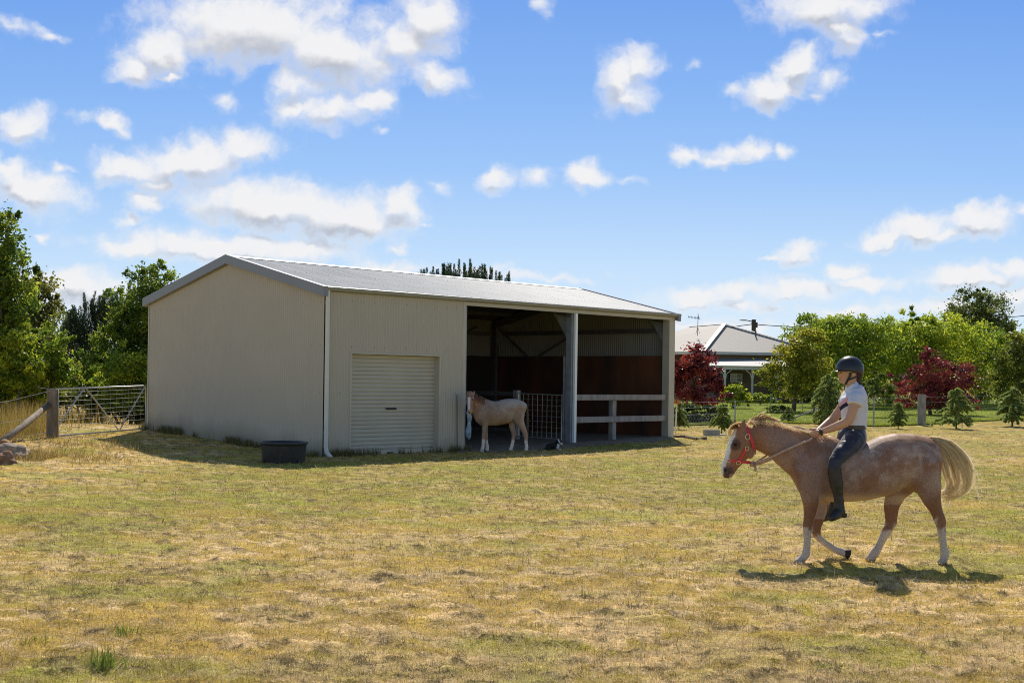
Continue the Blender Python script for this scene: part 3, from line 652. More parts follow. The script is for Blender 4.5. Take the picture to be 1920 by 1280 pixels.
# ---- mesh gate inside the shed
def make_stall_gate():
    g = thing('stall_gate', S(7.93, 1.1, 0), 'galvanised mesh gate standing inside the dark open bay of the shed', 'gate')
    mb = MB(); a, b = .40, 1.93; z0, z1 = .17, 1.30; p = lambda r, z: S(7.90, r, z)
    mb.tube([p(a, z0), p(a, z1), p(b, z1+.02), p(b, z0+.02), p(a, z0)], .016, 6); mb.build('frame', M_WIRE, g)
    mb = MB()
    for k in range(1, 9): r = a+(b-a)*k/9; mb.tube([p(r, z0), p(r, z1)], .005, 4)
    for k in range(1, 8): z = z0+(z1-z0)*k/8; mb.tube([p(a, z), p(b, z+.02)], .005, 4)
    mb.build('mesh_panel', M_WIRE, g)
make_stall_gate()
# ---- feed tub
def make_tub():
    c = G(531, 866); t = thing('water_tub', c, 'round black plastic water tub standing on the grass by the gable wall', 'tub')
    mb = MB(); n = 40; prof = [(.40, -.02), (.415, .06), (.44, .33), (.445, .355), (.475, .362), (.475, .395), (.455, .402), (.435, .395), (.425, .34), (.39, .10), (0.001, .10)]
    V = [c+Vector((r*math.cos(2*PI*j/n), r*math.sin(2*PI*j/n), z)) for r, z in prof for j in range(n)]
    Fc = [(i*n+j, i*n+(j+1) % n, (i+1)*n+(j+1) % n, (i+1)*n+j) for i in range(len(prof)-1) for j in range(n)]
    mb.add(V, Fc); mb.build('tub_body', mat('tub_plastic', (.028, .028, .032), rough=.42, var=.25, scale=5, speck=((.07, .06, .05), 9, .55, .8)), t, smooth=True)
    for az in (-150, -35, -95):
        mb = MB(); a = math.radians(az); d = Vector((math.cos(a), math.sin(a), 0)); e = Vector((-d.y, d.x, 0))
        mb.obox(c+d*.40-e*.045+Vector((0, 0, .0)), e*.09, d*.03, (0, 0, .06)); mb.build('foot_rib', M_DARK, t)
    mb = MB(); mb.tube([c+Vector((-.45, -.06, .33)), c+Vector((-.50, -.06, .30)), c+Vector((-.50, .06, .30)), c+Vector((-.45, .06, .33))], .014, 6); mb.build('grab_handle', M_DARK, t)
make_tub()
# ---- rod and bag at the edge of the opening
mb = MB(); mb.tube([S(3.82, -.05, hz(*S(3.82, 0, 0).xy)-.05), S(3.80, -.035, 1.32)], .011, 6)
tag(mb.build('steel_rod', M_STEEL2), 'thin dark rod leaning on the front wall beside the pale pony', 'rod')
def make_bag():
    rg = random.Random(4); mb = MB(); secs = []
    base = S(4.20, -.02, 0)
    for z, a, b in ((1.08, .03, .012), (1.0, .065, .03), (.9, .055, .05), (.8, .09, .045), (.68, .05, .05), (.56, .085, .06), (.46, .12, .07), (.38, .10, .06), (.31, .05, .03), (.27, .02, .01)):
        secs.append((base+D1*rg.uniform(-.02, .03)+Vector((0, 0, z)), a*.7*rg.uniform(.85, 1.2), b, D1))
    mb.loft(secs, 14); tag(mb.build('feed_bag', mat('pale_blue_plastic', (.33, .45, .60), rough=.35, var=.35, scale=9, bump=.6, bscale=14, speck=((.75, .8, .85), 6, .5, .65)), smooth=True), 'crumpled pale blue plastic bag hanging at the edge of the shed opening', 'bag')
make_bag()
# ------------------------------------------------------------------ foliage
def ortho(a, rg):
    r = rg.normal(size=a.shape); b = np.cross(a, r); return b/np.maximum(1e-6, np.linalg.norm(b, axis=1))[:, None]
def unit(rg, n):
    a = rg.normal(size=(n, 3)); return a/np.linalg.norm(a, axis=1)[:, None]
def leaf_quads(c, a, b, l, w):
    l = l[:, None]; w = w[:, None]
    return np.stack([c-a*l*.5, c+b*w*.5-a*l*.05, c+a*l*.5, c-b*w*.5-a*l*.05], 1).reshape(-1, 3)
M_LEAF = mat('leaf', attr=True, rough=.42, var=0, transl=.6, spec=.4)
M_RED = mat('red_leaf', attr=True, rough=.45, var=0, transl=.32, spec=.35)
M_LEAF_D = mat('dull_leaf', attr=True, rough=.55, var=0, transl=.30, spec=.3)
M_BARK = mat('bark', (.12, .095, .07), rough=.9, var=.35, scale=9, bump=.8, bscale=18)
def crown_pts(rg, blobs, n, clumps, sig, shell=.35):
    """blobs: (centre, radii) -> leaf centres, the clump each belongs to"""
    vol = np.array([(r[0]*r[1]*r[2])**.75 for _, r in blobs]); nb = rg.choice(len(blobs), clumps, p=vol/vol.sum())
    C = np.array([list(b[0]) for b in blobs])[nb]; R = np.array([list(b[1]) for b in blobs])[nb]
    d = unit(rg, clumps); rad = shell+(1-shell)*rg.random(clumps)**.6
    cc = C+d*R*rad[:, None]
    size = rg.uniform(.6, 1.4, clumps)
    far = rg.random(clumps) < .16; cc[far] = C[far]+d[far]*R[far]*rg.uniform(1.0, 1.28, far.sum())[:, None]; size[far] *= .55
    k = rg.integers(0, clumps, n); off = rg.normal(size=(n, 3))*(R[k]*sig*size[k][:, None])
    off[:, 2] *= .75
    return cc[k]+off, k, cc, d
def foliage_mesh(name, blobs, n, leaf, cols, seed, clumps=None, sig=.16, shell=.35, asp=.55, up=0.0, floor=None):
    rg = np.random.default_rng(seed); clumps = clumps or max(20, n//70)
    c, k, cc, d = crown_pts(rg, blobs, n, clumps, sig, shell)
    if floor is not None: keep = c[:, 2] > floor; c, k = c[keep], k[keep]
    n = len(c); a = unit(rg, n); a[:, 2] += up; a /= np.linalg.norm(a, axis=1)[:, None]; b = ortho(a, rg)
    l = leaf*rg.uniform(.55, 1.45, n); V = leaf_quads(c, a, b, l, l*asp)
    cols = np.minimum(np.array(cols)*1.22, .62); ci = rg.random(clumps)
    m = np.clip(ci[k]*.75+rg.random(n)*.35-.05, 0, .999)*(len(cols)-1); i = m.astype(int); f = (m-i)[:, None]
    C = (cols[i]*(1-f)+cols[np.minimum(i+1, len(cols)-1)]*f)*rg.uniform(.72, 1.28, n)[:, None]
    return np_mesh(name, V, 4, np.repeat(C, 4, 0)), cc
def px_blobs(blobs, Y, deep=1.0):
    out = []
    for bl in blobs:
        px, py, rx, ry = bl[:4]; dy = bl[4] if len(bl) > 4 else 0
        c = P(px, py, Y+dy); s = (Y+dy)/F; out.append((c, (rx*s, rx*s*deep, ry*s)))
    return out
def tree(name, label, cat, px, Y, blobs, n, leaf, cols, seed, m=None, group=None, trunk=.10, sig=.16, clumps=None, shell=.35, deep=1.0, asp=.55, up=0., limbs=7):
    x = P(px, 700, Y).x; base = Vector((x, Y, hz(x, Y)-.05)); t = thing(name, base, label, cat, group)
    B = px_blobs(blobs, Y, deep); me, cc = foliage_mesh('crown', B, n, leaf, cols, seed, clumps, sig, shell, asp, up, base.z+.08)
    link_mesh('crown', me, m or M_LEAF, t)
    rg = random.Random(seed); mb = MB()
    top = max((b[0] for b in B), key=lambda v: v.z); zt = base.z+(top.z-base.z)*.8
    mid = Vector((x*.6+top.x*.4, Y, base.z+(zt-base.z)*.5)); axis = [base, base.lerp(mid, .5)+Vector((rg.uniform(-.06, .06), 0, 0)), mid, mid.lerp(Vector((top.x, top.y, zt)), .6), Vector((top.x, top.y, zt))]
    mb.tube(axis, [trunk*1.25, trunk, trunk*.75, trunk*.45, trunk*.12], 8)
    for q in range(limbs):
        e = Vector(cc[rg.randrange(len(cc))].tolist()); s = axis[1].lerp(axis[3], rg.random()); m_ = s.lerp(e, .5)+Vector((rg.uniform(-.1, .1), rg.uniform(-.1, .1), rg.uniform(0, .25)))
        mb.tube([s, m_, e], [trunk*.4, trunk*.24, trunk*.06], 6)
    mb.build('trunk', M_BARK, t, smooth=True); return t
GRN = [(.08, .14, .018), (.16, .235, .026), (.27, .34, .032), (.46, .48, .04)]
DRK = [(.05, .075, .02), (.09, .12, .028), (.14, .17, .035), (.21, .22, .045)]
LIM = [(.10, .16, .018), (.22, .28, .026), (.40, .42, .03), (.56, .54, .04)]
RED = [(.045, .012, .017), (.12, .020, .027), (.27, .042, .042), (.46, .11, .06)]
OLV = [(.06, .085, .02), (.11, .14, .025), (.19, .21, .034), (.28, .28, .04)]
DGR = [(.05, .09, .016), (.10, .155, .022), (.19, .255, .028), (.44, .46, .04)]
def left_belt():
    for i, (px, Y, bl, cols, n, lab) in enumerate((
        (0, 37, [(-20, 700, 50, 50), (10, 715, 40, 40), (-70, 690, 60, 60)], GRN, 6500, 'green shrub under the tall tree at the left edge, reaching the tall grass'),
        (60, 38, [(55, 705, 40, 42), (80, 720, 36, 34), (30, 725, 30, 26)], LIM, 6500, 'yellow green shrub just behind the rusty picket'),
        (185, 41, [(170, 700, 40, 44), (200, 710, 40, 44), (185, 740, 46, 26)], GRN, 7000, 'leafy shrub filling the gap below the pine'),
        (130, 44, [(110, 650, 40, 60), (140, 690, 40, 54), (90, 690, 40, 60)], OLV, 7500, 'olive green bush left of the pine'),
        (245, 37, [(235, 700, 40, 50), (262, 720, 34, 46), (225, 745, 36, 22)], GRN, 7000, 'dense green bush directly behind the right half of the gate'))):
        tree('shrub', lab, 'shrub', px, Y, bl, n, .10, cols, 70+i, trunk=.05)
def gate_thicket():
    tree('shrub', 'dark low thicket close behind the right half of the field gate', 'shrub', 225, 38.2, [(195, 758, 26, 22), (222, 758, 28, 26), (250, 760, 28, 26), (270, 755, 20, 30), (175, 765, 20, 14)], 8000, .085, DRK, 91, trunk=.03)
    tree('shrub', 'brown green scrub behind the thick gate post', 'shrub', 130, 39, [(115, 745, 26, 18), (140, 748, 26, 18), (165, 750, 22, 18), (60, 742, 36, 16), (20, 738, 36, 18)], 5200, .09, OLV, 92, trunk=.03)
def left_trees():
    tree('broadleaf_tree', 'tall broadleaf tree cut by the left edge of the photo', 'tree', -8, 36,
         [(-10, 470, 45, 85), (20, 520, 44, 85), (-30, 600, 75, 120), (30, 600, 45, 80), (12, 440, 26, 40), (45, 540, 26, 50), (5, 670, 60, 60), (-70, 520, 70, 120)], 24000, .12, DGR, 21, sig=.17, trunk=.16, limbs=12)
    tree('broadleaf_tree', 'dark rounded tree between the tall left tree and the pine', 'tree', 85, 46,
         [(75, 570, 38, 55), (95, 610, 32, 55), (70, 640, 50, 60), (60, 540, 26, 32)], 8000, .13, [(.06, .075, .02), (.10, .12, .025), (.15, .16, .03), (.21, .20, .04)], 22, trunk=.14)
    tree('broadleaf_tree', 'big bushy green tree against the left end of the shed', 'tree', 262, 39,
         [(285, 530, 36, 40), (262, 590, 52, 70), (235, 610, 34, 50), (290, 620, 60, 90), (255, 690, 60, 65), (215, 650, 42, 50), (310, 560, 32, 42), (305, 700, 60, 60)], 32000, .105, DGR, 23, trunk=.15, limbs=12)
    tree('shrub', 'bright lime green shrub at the foot of the tall left tree', 'shrub', 30, 35,
         [(20, 660, 40, 45), (45, 640, 35, 50), (35, 700, 40, 42), (60, 690, 30, 35)], 6500, .10, LIM, 24, trunk=.05)
    tree('shrub', 'mid green rounded shrub behind the left fence post', 'shrub', 95, 36,
         [(85, 675, 42, 45), (112, 690, 34, 40), (60, 710, 40, 32), (95, 640, 35, 32), (120, 715, 34, 26)], 7500, .10, GRN, 25, trunk=.05)
    tree('shrub', 'low leafy shrub seen through the left field gate', 'shrub', 225, 39.5,
         [(210, 735, 36, 22), (240, 728, 34, 26), (265, 745, 26, 24), (180, 722, 30, 25)], 4500, .09, GRN, 26, trunk=.04)
    tree('shrub', 'dark olive shrub low behind the gatepost', 'shrub', 150, 40,
         [(140, 715, 36, 32), (165, 735, 30, 25), (110, 735, 30, 20)], 4200, .09, OLV, 27, trunk=.04)
def needle_blob(mb_list, rg, c, R, n, l, w, cols, up):
    d = unit(rg, n); p = np.array(c)+d*np.array(R)*(rg.random(n)**.4)[:, None]
    a = unit(rg, n)*.8+d*.5; a[:, 2] += up; a /= np.linalg.norm(a, axis=1)[:, None]; b = ortho(a, rg); L = l*rg.uniform(.6, 1.3, n)
    V = leaf_quads(p, a, b, L, np.full(n, w)); i = rg.integers(0, len(cols), n)
    mb_list.append((V, np.repeat(np.array(cols)[i]*rg.uniform(.7, 1.3, n)[:, None], 4, 0)))
def pine(label, px, Y, blobs, candles, seed, n=9000):
    rg = np.random.default_rng(seed); x = P(px, 700, Y).x; base = Vector((x, Y, hz(x, Y)-.05)); t = thing('pine_tree', base, label, 'pine tree')
    parts = []; cols = [(.025, .048, .024), (.04, .07, .032), (.06, .095, .04), (.085, .12, .05)]
    B = px_blobs(blobs, Y)
    for c, R in B: needle_blob(parts, rg, c, R, n//len(B), .17, .022, cols, .6)
    V = np.concatenate([p[0] for p in parts]); C = np.concatenate([p[1] for p in parts])
    link_mesh('crown', np_mesh('crown', V, 4, C), M_LEAF_D, t)
    # upright new shoots standing clear of the crown
    mb = MB(); parts = []
    for (cx, cy, h) in candles:
        b = P(cx, cy+h, Y+rg.uniform(-.5, .5)); tp = P(cx+rg.uniform(-2, 3), cy, Y)
        m = 220; s = rg.random(m); ctr = np.array(b)*(1-s[:, None])+np.array([tp.x, b.y, tp.z])*s[:, None]
        az = rg.uniform(0, 2*PI, m); a = np.stack([np.cos(az)*.7, np.sin(az)*.7, np.full(m, 1.0)], 1); a /= np.linalg.norm(a, axis=1)[:, None]
        ll = .16*(1.15-.6*s); Vq = leaf_quads(ctr+a*ll[:, None]*.5, a, ortho(a, rg), ll, np.full(m, .016)); i = rg.integers(0, 4, m)
        parts.append((Vq, np.repeat(np.array(cols)[i]*1.15, 4, 0)))
    V = np.concatenate([p[0] for p in parts]); C = np.concatenate([p[1] for p in parts]); link_mesh('shoots', np_mesh('shoots', V, 4, C), M_LEAF_D, t)
    mb = MB(); top = max((b[0] for b in B), key=lambda v: v.z); mb.tube([base, base.lerp(top, .5), top], [.16, .11, .03], 8)
    for c, R in B:
        for q in range(3): e = c+Vector((rg.uniform(-.7, .7)*R[0], rg.uniform(-.5, .5)*R[1], rg.uniform(-.2, .5)*R[2])); s = base.lerp(top, rg.uniform(.2, .7)); mb.tube([s, s.lerp(e, .55)-Vector((0, 0, .1)), e], [.05, .035, .012], 6)
    mb.build('trunk', M_BARK, t, smooth=True)
def pines():
    rr = random.Random(3)
    cand = [(rr.uniform(122, 150), rr.uniform(572, 600), 34) for _ in range(8)]+[(rr.uniform(150, 215), rr.uniform(545, 575), 38) for _ in range(16)]+[(rr.uniform(215, 250), rr.uniform(522, 545), 34) for _ in range(6)]
    pine('dark pine with upright shoots between the dark rounded tree and the bushy tree', 165, 43, [(140, 625, 28, 40), (170, 610, 34, 48), (205, 590, 34, 45), (160, 660, 40, 50), (190, 660, 40, 50), (145, 690, 28, 30)], cand, 31, 15000)
    cand = []
    for k in range(74):
        x = rr.uniform(778, 955); top = 484+abs(x-862)**1.15*.14+abs(rr.gauss(0, 14)); cand.append((x, top, 42))
    pine('dark pine with upright shoots showing above the shed roof', 865, 46, [(865, 545, 55, 40), (812, 560, 40, 38), (915, 562, 40, 36), (865, 620, 90, 70), (840, 535, 30, 26), (890, 538, 30, 26)], cand, 32, 9000)
def right_trees():
    tree('plum_tree', 'dark red leaved plum shrub beside the right end of the shed', 'tree', 1300, 52,
         [(1298, 684, 38, 32), (1322, 694, 32, 30), (1285, 722, 32, 38), (1318, 736, 34, 28), (1268, 694, 22, 36), (1300, 660, 12, 11), (1314, 672, 24, 16), (1362, 745, 12, 9), (1343, 716, 18, 15)], 10500, .13, RED, 41, m=M_RED, trunk=.07, sig=.18)
    tree('shrub', 'pale speckled green shrub under the red plum shrub', 'shrub', 1300, 49,
         [(1290, 775, 30, 16), (1320, 780, 34, 16), (1340, 770, 24, 12)], 2600, .11, [(.015, .03, .01), (.03, .05, .015), (.05, .08, .02), (.34, .38, .2)], 42, trunk=.03)
    tree('shrub', 'rounded yellow green shrub on the lawn beside the red plum shrub', 'shrub', 1378, 66,
         [(1375, 742, 22, 20), (1392, 748, 16, 14), (1366, 735, 12, 12)], 3200, .13, LIM, 43, trunk=.04)
    tree('hedge', 'low clipped hedge in front of the verandah', 'hedge', 1425, 72,
         [(1408, 747, 14, 8), (1425, 746, 16, 9), (1443, 747, 16, 9), (1395, 749, 12, 7)], 3200, .13, LIM[:3], 44, trunk=.03)
    tree('garden_tree', 'olive green bronze tinted tree in front of the house', 'tree', 1487, 62,
         [(1503, 660, 40, 38), (1478, 702, 46, 40), (1520, 690, 46, 45), (1482, 655, 28, 20), (1510, 632, 34, 20), (1442, 690, 26, 14), (1440, 712, 22, 14), (1500, 735, 40, 22)], 12500, .14, [(.10, .11, .015), (.18, .20, .022), (.30, .29, .03), (.42, .37, .04)], 45, trunk=.10, shell=.3, sig=.2)
    tree('garden_tree', 'large bright green spreading tree behind the rider', 'tree', 1590, 72,
         [(1560, 640, 60, 45), (1600, 625, 60, 36), (1530, 625, 44, 34), (1640, 650, 56, 50), (1590, 690, 70, 45), (1540, 690, 50, 45), (1545, 600, 32, 16), (1590, 600, 34, 14), (1625, 610, 40, 18), (1500, 625, 30, 18)], 21000, .16, GRN, 46, trunk=.18, sig=.18, limbs=12)
    tree('garden_tree', 'bright green tree with pointed leaders behind the dark red tree', 'tree', 1730, 74,
         [(1700, 620, 42, 34), (1750, 625, 46, 34), (1720, 660, 60, 45), (1790, 640, 46, 40), (1680, 640, 34, 36), (1705, 585, 14, 18), (1740, 600, 16, 14), (1830, 645, 50, 36), (1770, 700, 80, 50), (1690, 700, 60, 45), (1850, 690, 44, 50)], 24000, .16, [(.09, .15, .018), (.21, .28, .026), (.40, .45, .035), (.60, .60, .045)], 47, trunk=.18, sig=.18, limbs=14)
    tree('garden_tree', 'tall dark green tree rising above the others on the right', 'tree', 1835, 84,
         [(1812, 578, 36, 36), (1852, 580, 40, 38), (1835, 602, 52, 42), (1884, 612, 20, 30), (1788, 595, 22, 28), (1830, 640, 60, 44), (1820, 553, 14, 16), (1842, 556, 12, 14)], 17000, .16, DRK, 48, trunk=.2)
    tree('garden_tree', 'dark red leaved tree in the garden to the right of the rider', 'tree', 1745, 61,
         [(1750, 695, 34, 32), (1740, 670, 18, 20), (1795, 700, 34, 22), (1700, 720, 40, 22), (1680, 730, 26, 14), (1770, 735, 54, 30), (1720, 745, 40, 22), (1822, 690, 12, 8), (1790, 750, 40, 20)], 12000, .13, RED, 49, m=M_RED, trunk=.08, sig=.17)
    tree('garden_tree', 'mid green tree reaching the right edge of the photo', 'tree', 1915, 66,
         [(1900, 680, 36, 40), (1935, 660, 44, 42), (1880, 720, 34, 34), (1930, 720, 44, 40), (1870, 690, 22, 26), (1980, 680, 60, 60), (1905, 640, 22, 14)], 12500, .15, OLV, 50, trunk=.12)
    tree('garden_tree', 'green bush between the olive tree and the rider', 'shrub', 1600, 57,
         [(1655, 735, 24, 26), (1640, 720, 20, 24)], 2000, .13, DRK, 51, trunk=.05)
def canopy_fill():
    for i, (px, Y, bl, cols, n, lab) in enumerate((
        (1665, 77, [(1650, 650, 36, 34), (1680, 662, 44, 40), (1640, 690, 50, 40)], LIM, 13000, 'lime green tree filling the gap between the two big garden trees'),
        (1790, 79, [(1780, 620, 46, 36), (1820, 640, 50, 36), (1770, 660, 60, 44), (1850, 660, 40, 36), (1730, 640, 46, 40)], LIM, 15000, 'yellow green tree crown behind the dark red tree'),
        (1520, 80, [(1530, 650, 46, 44), (1560, 660, 50, 50), (1535, 612, 26, 18)], GRN, 11000, 'green tree behind the olive tree, close to the house'),
        (1890, 72, [(1880, 650, 34, 36), (1905, 690, 44, 46), (1930, 640, 40, 34)], GRN, 9500, 'bright green bush beneath the tall dark tree on the right'))):
        tree('garden_tree', lab, 'tree', px, Y, bl, n, .15, cols, 80+i, trunk=.1)
def undergrowth():
    for i, (px, Y, bl, cols, lab) in enumerate((
        (1655, 80, [(1640, 728, 40, 22), (1690, 730, 44, 22), (1600, 726, 40, 24)], DRK, 'dark undergrowth behind the rider beneath the spreading tree'),
        (1860, 80, [(1840, 725, 40, 26), (1890, 722, 40, 28), (1930, 728, 40, 24)], DRK, 'dark undergrowth beneath the trees at the right edge'),
        (1500, 78, [(1480, 735, 36, 16), (1530, 732, 40, 20), (1560, 735, 30, 16)], OLV, 'olive undergrowth behind the olive tree on the lawn'),
        (1470, 60, [(1455, 768, 18, 7), (1475, 767, 16, 8)], OLV, 'low ferny plant on the lawn in front of the olive tree'))):
        tree('shrub', lab, 'shrub', px, Y, bl, 3600 if i < 3 else 900, .15 if i < 3 else .1, cols, 60+i, trunk=.04)
def sapling(name, n, seed):
    """young drooping conifer, one metre tall, base at the origin"""
    rg = np.random.default_rng(seed); t = thing(name, (0, 0, 0), 'x', 'conifer'); mb = MB(); mb.tube([(0, 0, -.05), (.01, 0, .5), (.015, 0, .97)], [.022, .015, .004], 6)
    P_, A_ = [], []
    for k in range(66):
        h = .10+.88*rg.random()**1.1; az = rg.uniform(0, 2*PI); L = (.50*(1-h)**.75+.05)*rg.uniform(.45, 1.3); d = np.array([math.cos(az), math.sin(az), 0])
        pts = []
        for s in np.linspace(0, 1, 7): pts.append(np.array([.01, 0, h])+d*L*s+np.array([0, 0, .30*L*s*4*(1-s)*rg.uniform(.6, 1.1)-.05*s*s*L]))
        mb.tube([Vector(p.tolist()) for p in pts[::3]], [.006, .004, .002], 4, cap=False)
        m = int(n*L*3.4); s = rg.random(m)**.8; i = np.minimum((s*6).astype(int), 5); f = (s*6-i)[:, None]; pp = np.array(pts)
        c = pp[i]*(1-f)+pp[i+1]*f; a = d*.7+unit(rg, m)*.8; a /= np.linalg.norm(a, axis=1)[:, None]; P_.append(c+unit(rg, m)*.026); A_.append(a)
    c = np.concatenate(P_); a = np.concatenate(A_); m = len(c); l = .06*rg.uniform(.6, 1.3, m)
    cols = np.array([(.15, .21, .06), (.24, .31, .085), (.36, .43, .12), (.48, .54, .16)])[rg.integers(0, 4, m)]*rg.uniform(.7, 1.25, m)[:, None]
    link_mesh('crown', np_mesh('crown', leaf_quads(c, a, ortho(a, rg), l, np.full(m, .018)), 4, np.repeat(cols, 4, 0)), M_LEAF, t); mb.build('trunk', M_BARK, t)
    return t
def saplings():
    spots = [(1683, 804, 748, 1.0, 0, 'young conifer on the paddock edge left of the round strainer post'), (1792, 804, 718, 1.05, 2.1, 'tallest young conifer, beside the thin white stake'),
             (1897, 799, 718, 1.2, 4.0, 'broad young conifer at the right edge of the photo'), (1352, 812, 752, 1.0, 1.0, 'small conifer beside the concrete block near the shed'),
             (1553, 800, 690, .95, 5.1, 'tall conifer just left of the rider behind the dark fence post'), (1478, 792, 758, 1.1, 3.1, 'small dark conifer on the lawn behind the ridden pony\'s neck'),
             (1272, 806, 745, .8, 2.6, 'conifer half hidden by the shed behind the birdhouse stake')]
    protos = [sapling('young_conifer', 260, 5), sapling('young_conifer', 190, 6), sapling('young_conifer', 230, 9)]
    for i, (px, by, ty, wide, rz, lab) in enumerate(spots):
        g = G(px, by); h = (P(px, ty, g.y)-P(px, by, g.y)).z
        o = protos[i] if i < 3 else copy_tree(protos[i % 3])
        o.location = g; o.rotation_euler = (0, 0, rz); o.scale = (h*wide*.85, h*wide*.85, h*.9); o['label'] = lab; o['group'] = 'young conifers along the paddock edge'
left_trees(); left_belt(); gate_thicket(); pines(); right_trees(); canopy_fill(); undergrowth(); saplings()
# ------------------------------------------------------------------ left gate and fence
M_WOOD_B = mat('brown_timber', (.21, .165, .125), rough=.85, var=.35, scale=9, stretch=(1, 1, .3), bump=.5, bscale=30)
def post_px(mb, px, top, bot, wpx, square=False, Y=None):
    g = G(px, bot); t = P(px, top, g.y); w = wpx*g.y/F
    if square: mb.cbox((g.x, g.y, g.z-.2), w, w, t.z-g.z+.2)
    else: mb.tube([(g.x, g.y, g.z-.2), (g.x, g.y, t.z-.01), (g.x, g.y, t.z)], [w/2, w/2, w*.46], 14)
    return g, t
def left_fence():
    gp, tp = None, None
    mb = MB(); gp, tp = post_px(mb, 97, 728, 820, 17, True)
    p = mb.build('fence_post', M_WOOD_B, bevel=.012); tag(p, 'thick square weathered strainer post at the hinge end of the field gate', 'fence post')
    # gate
    A0, A1 = P(108, 817, 28.0), P(108, 729, 28.0); B1, B0 = P(272, 723, 30.75), P(273.5, 803, 30.75)
    g = thing('field_gate', (A0+B0)/2, 'galvanised field gate with V braces and wire mesh left of the shed', 'gate')
    q = lambda s, z: A0.lerp(B0, s).lerp(A1.lerp(B1, s), z)
    mb = MB(); r = .019
    mb.tube([q(0, 0), q(0, 1)], r, 8); mb.tube([q(0, 1), q(.97, 1), q(.99, .985), q(1, .96), q(1, 0), q(0, 0)], r, 8); mb.build('frame', M_WIRE, g, smooth=True)
    mb = MB(); mb.tube([q(.0, .22), q(.28, .99)], .016, 6); mb.build('brace', M_WIRE, g)
    mb = MB(); mb.tube([q(.30, .99), q(.66, .03)], .016, 6); mb.tube([q(.68, .03), q(.99, .97)], .016, 6); mb.build('brace', M_WIRE, g)
    mb = MB()
    for z in (.10, .22, .34, .44, .54, .64, .74, .84, .93): mb.tube([q(0, z), q(.5, z-.006), q(1, z)], .0026, 4)
    for k in range(1, 14): mb.tube([q(k/14, 0), q(k/14, 1)], .0016, 4)
    mb.build('mesh_panel', M_WIRE, g)
    # strut
    a = P(92, 757, 27.9); b = G(-18, 838); b.z -= .05
    mb = MB(); mb.tube([a, a.lerp(b, .5)-Vector((0, 0, .03)), b], [.062, .072, .078], 12); tag(mb.build('fence_strut', M_WOOD_B, smooth=True), 'round grey log strut leaning against the thick gate post', 'strut')
    mb = MB(); g2, t2 = post_px(mb, 36, 728, 782, 4, True); tag(mb.build('steel_picket', mat('rust_picket', (.07, .05, .045), rough=.8, var=.3)), 'thin dark rusty picket in the tall grass left of the gate', 'fence post')
    mb = MB(); post_px(mb, 190, 742, 790, 14); tag(mb.build('fence_post', M_WOOD, smooth=False), 'dark timber post standing behind the field gate', 'fence post')
    mb = MB(); post_px(mb, 263, 758, 786, 8); tag(mb.build('fence_post', M_WOOD, smooth=False), 'short post behind the field gate next to the shed corner', 'fence post')
    a, b = G(190, 790), G(268, 800); mb = MB(); mb.tube([Vector((a.x+.1, a.y, P(197, 761, a.y).z)), P(270, 784, a.y-.6)], .022, 6)
    tag(mb.build('stay_pole', M_WIRE), 'pale metal stay pole slanting behind the field gate', 'stay')
    w = thing('fence_wires', (a+g2)/2, 'slack fence wires running left from the thick gate post', 'fence')
    for y0, y1 in ((732, 757), (776, 792), (810, 818)):
        mb = MB(); p0 = Vector((gp.x, gp.y-.1, P(97, y0, gp.y).z)); e = P(-60, y1+8, gp.y-1.2)
        mb.tube([p0, p0.lerp(e, .5)-Vector((0, 0, .03)), e], .006, 4); mb.build('wire', M_WIRE, w)
    mb = MB(); mb.tube([P(97, 730, gp.y), P(36, 721, g2.y)], .006, 4); mb.build('wire', M_WIRE, w)
left_fence()
def rocks():
    for i, (px, py, rx, ry, rz, col, lab) in enumerate(((22, 858, .38, .26, .20, (.34, .26, .19), 'pale weathered boulder at the left edge by the fence strut'), (8, 870, .20, .16, .16, (.28, .15, .09), 'reddish brown rock in front of the pale boulder'),
                                                        (6, 838, .16, .14, .12, (.36, .19, .08), 'small orange brown rock behind the pale boulder'))):
        g = G(px, py); bm = bmesh.new(); bmesh.ops.create_icosphere(bm, subdivisions=4, radius=1); rg = random.Random(i)
        from mathutils import noise
        for v in bm.verts:
            d = 1+.45*noise.noise(v.co*1.3+Vector((i*7, 0, 0)))+.12*noise.noise(v.co*4+Vector((i*3, 1, 0))); v.co = Vector((v.co.x*rx*d, v.co.y*ry*d, v.co.z*rz*d))+g+Vector((0, 0, rz*.35))
        me = bpy.data.meshes.new('boulder'); bm.to_mesh(me); bm.free()
        tag(link_mesh('boulder', me, mat('rock_face', col, rough=.9, var=.4, scale=7, bump=.9, bscale=14), smooth=True), lab, 'rock')
rocks()
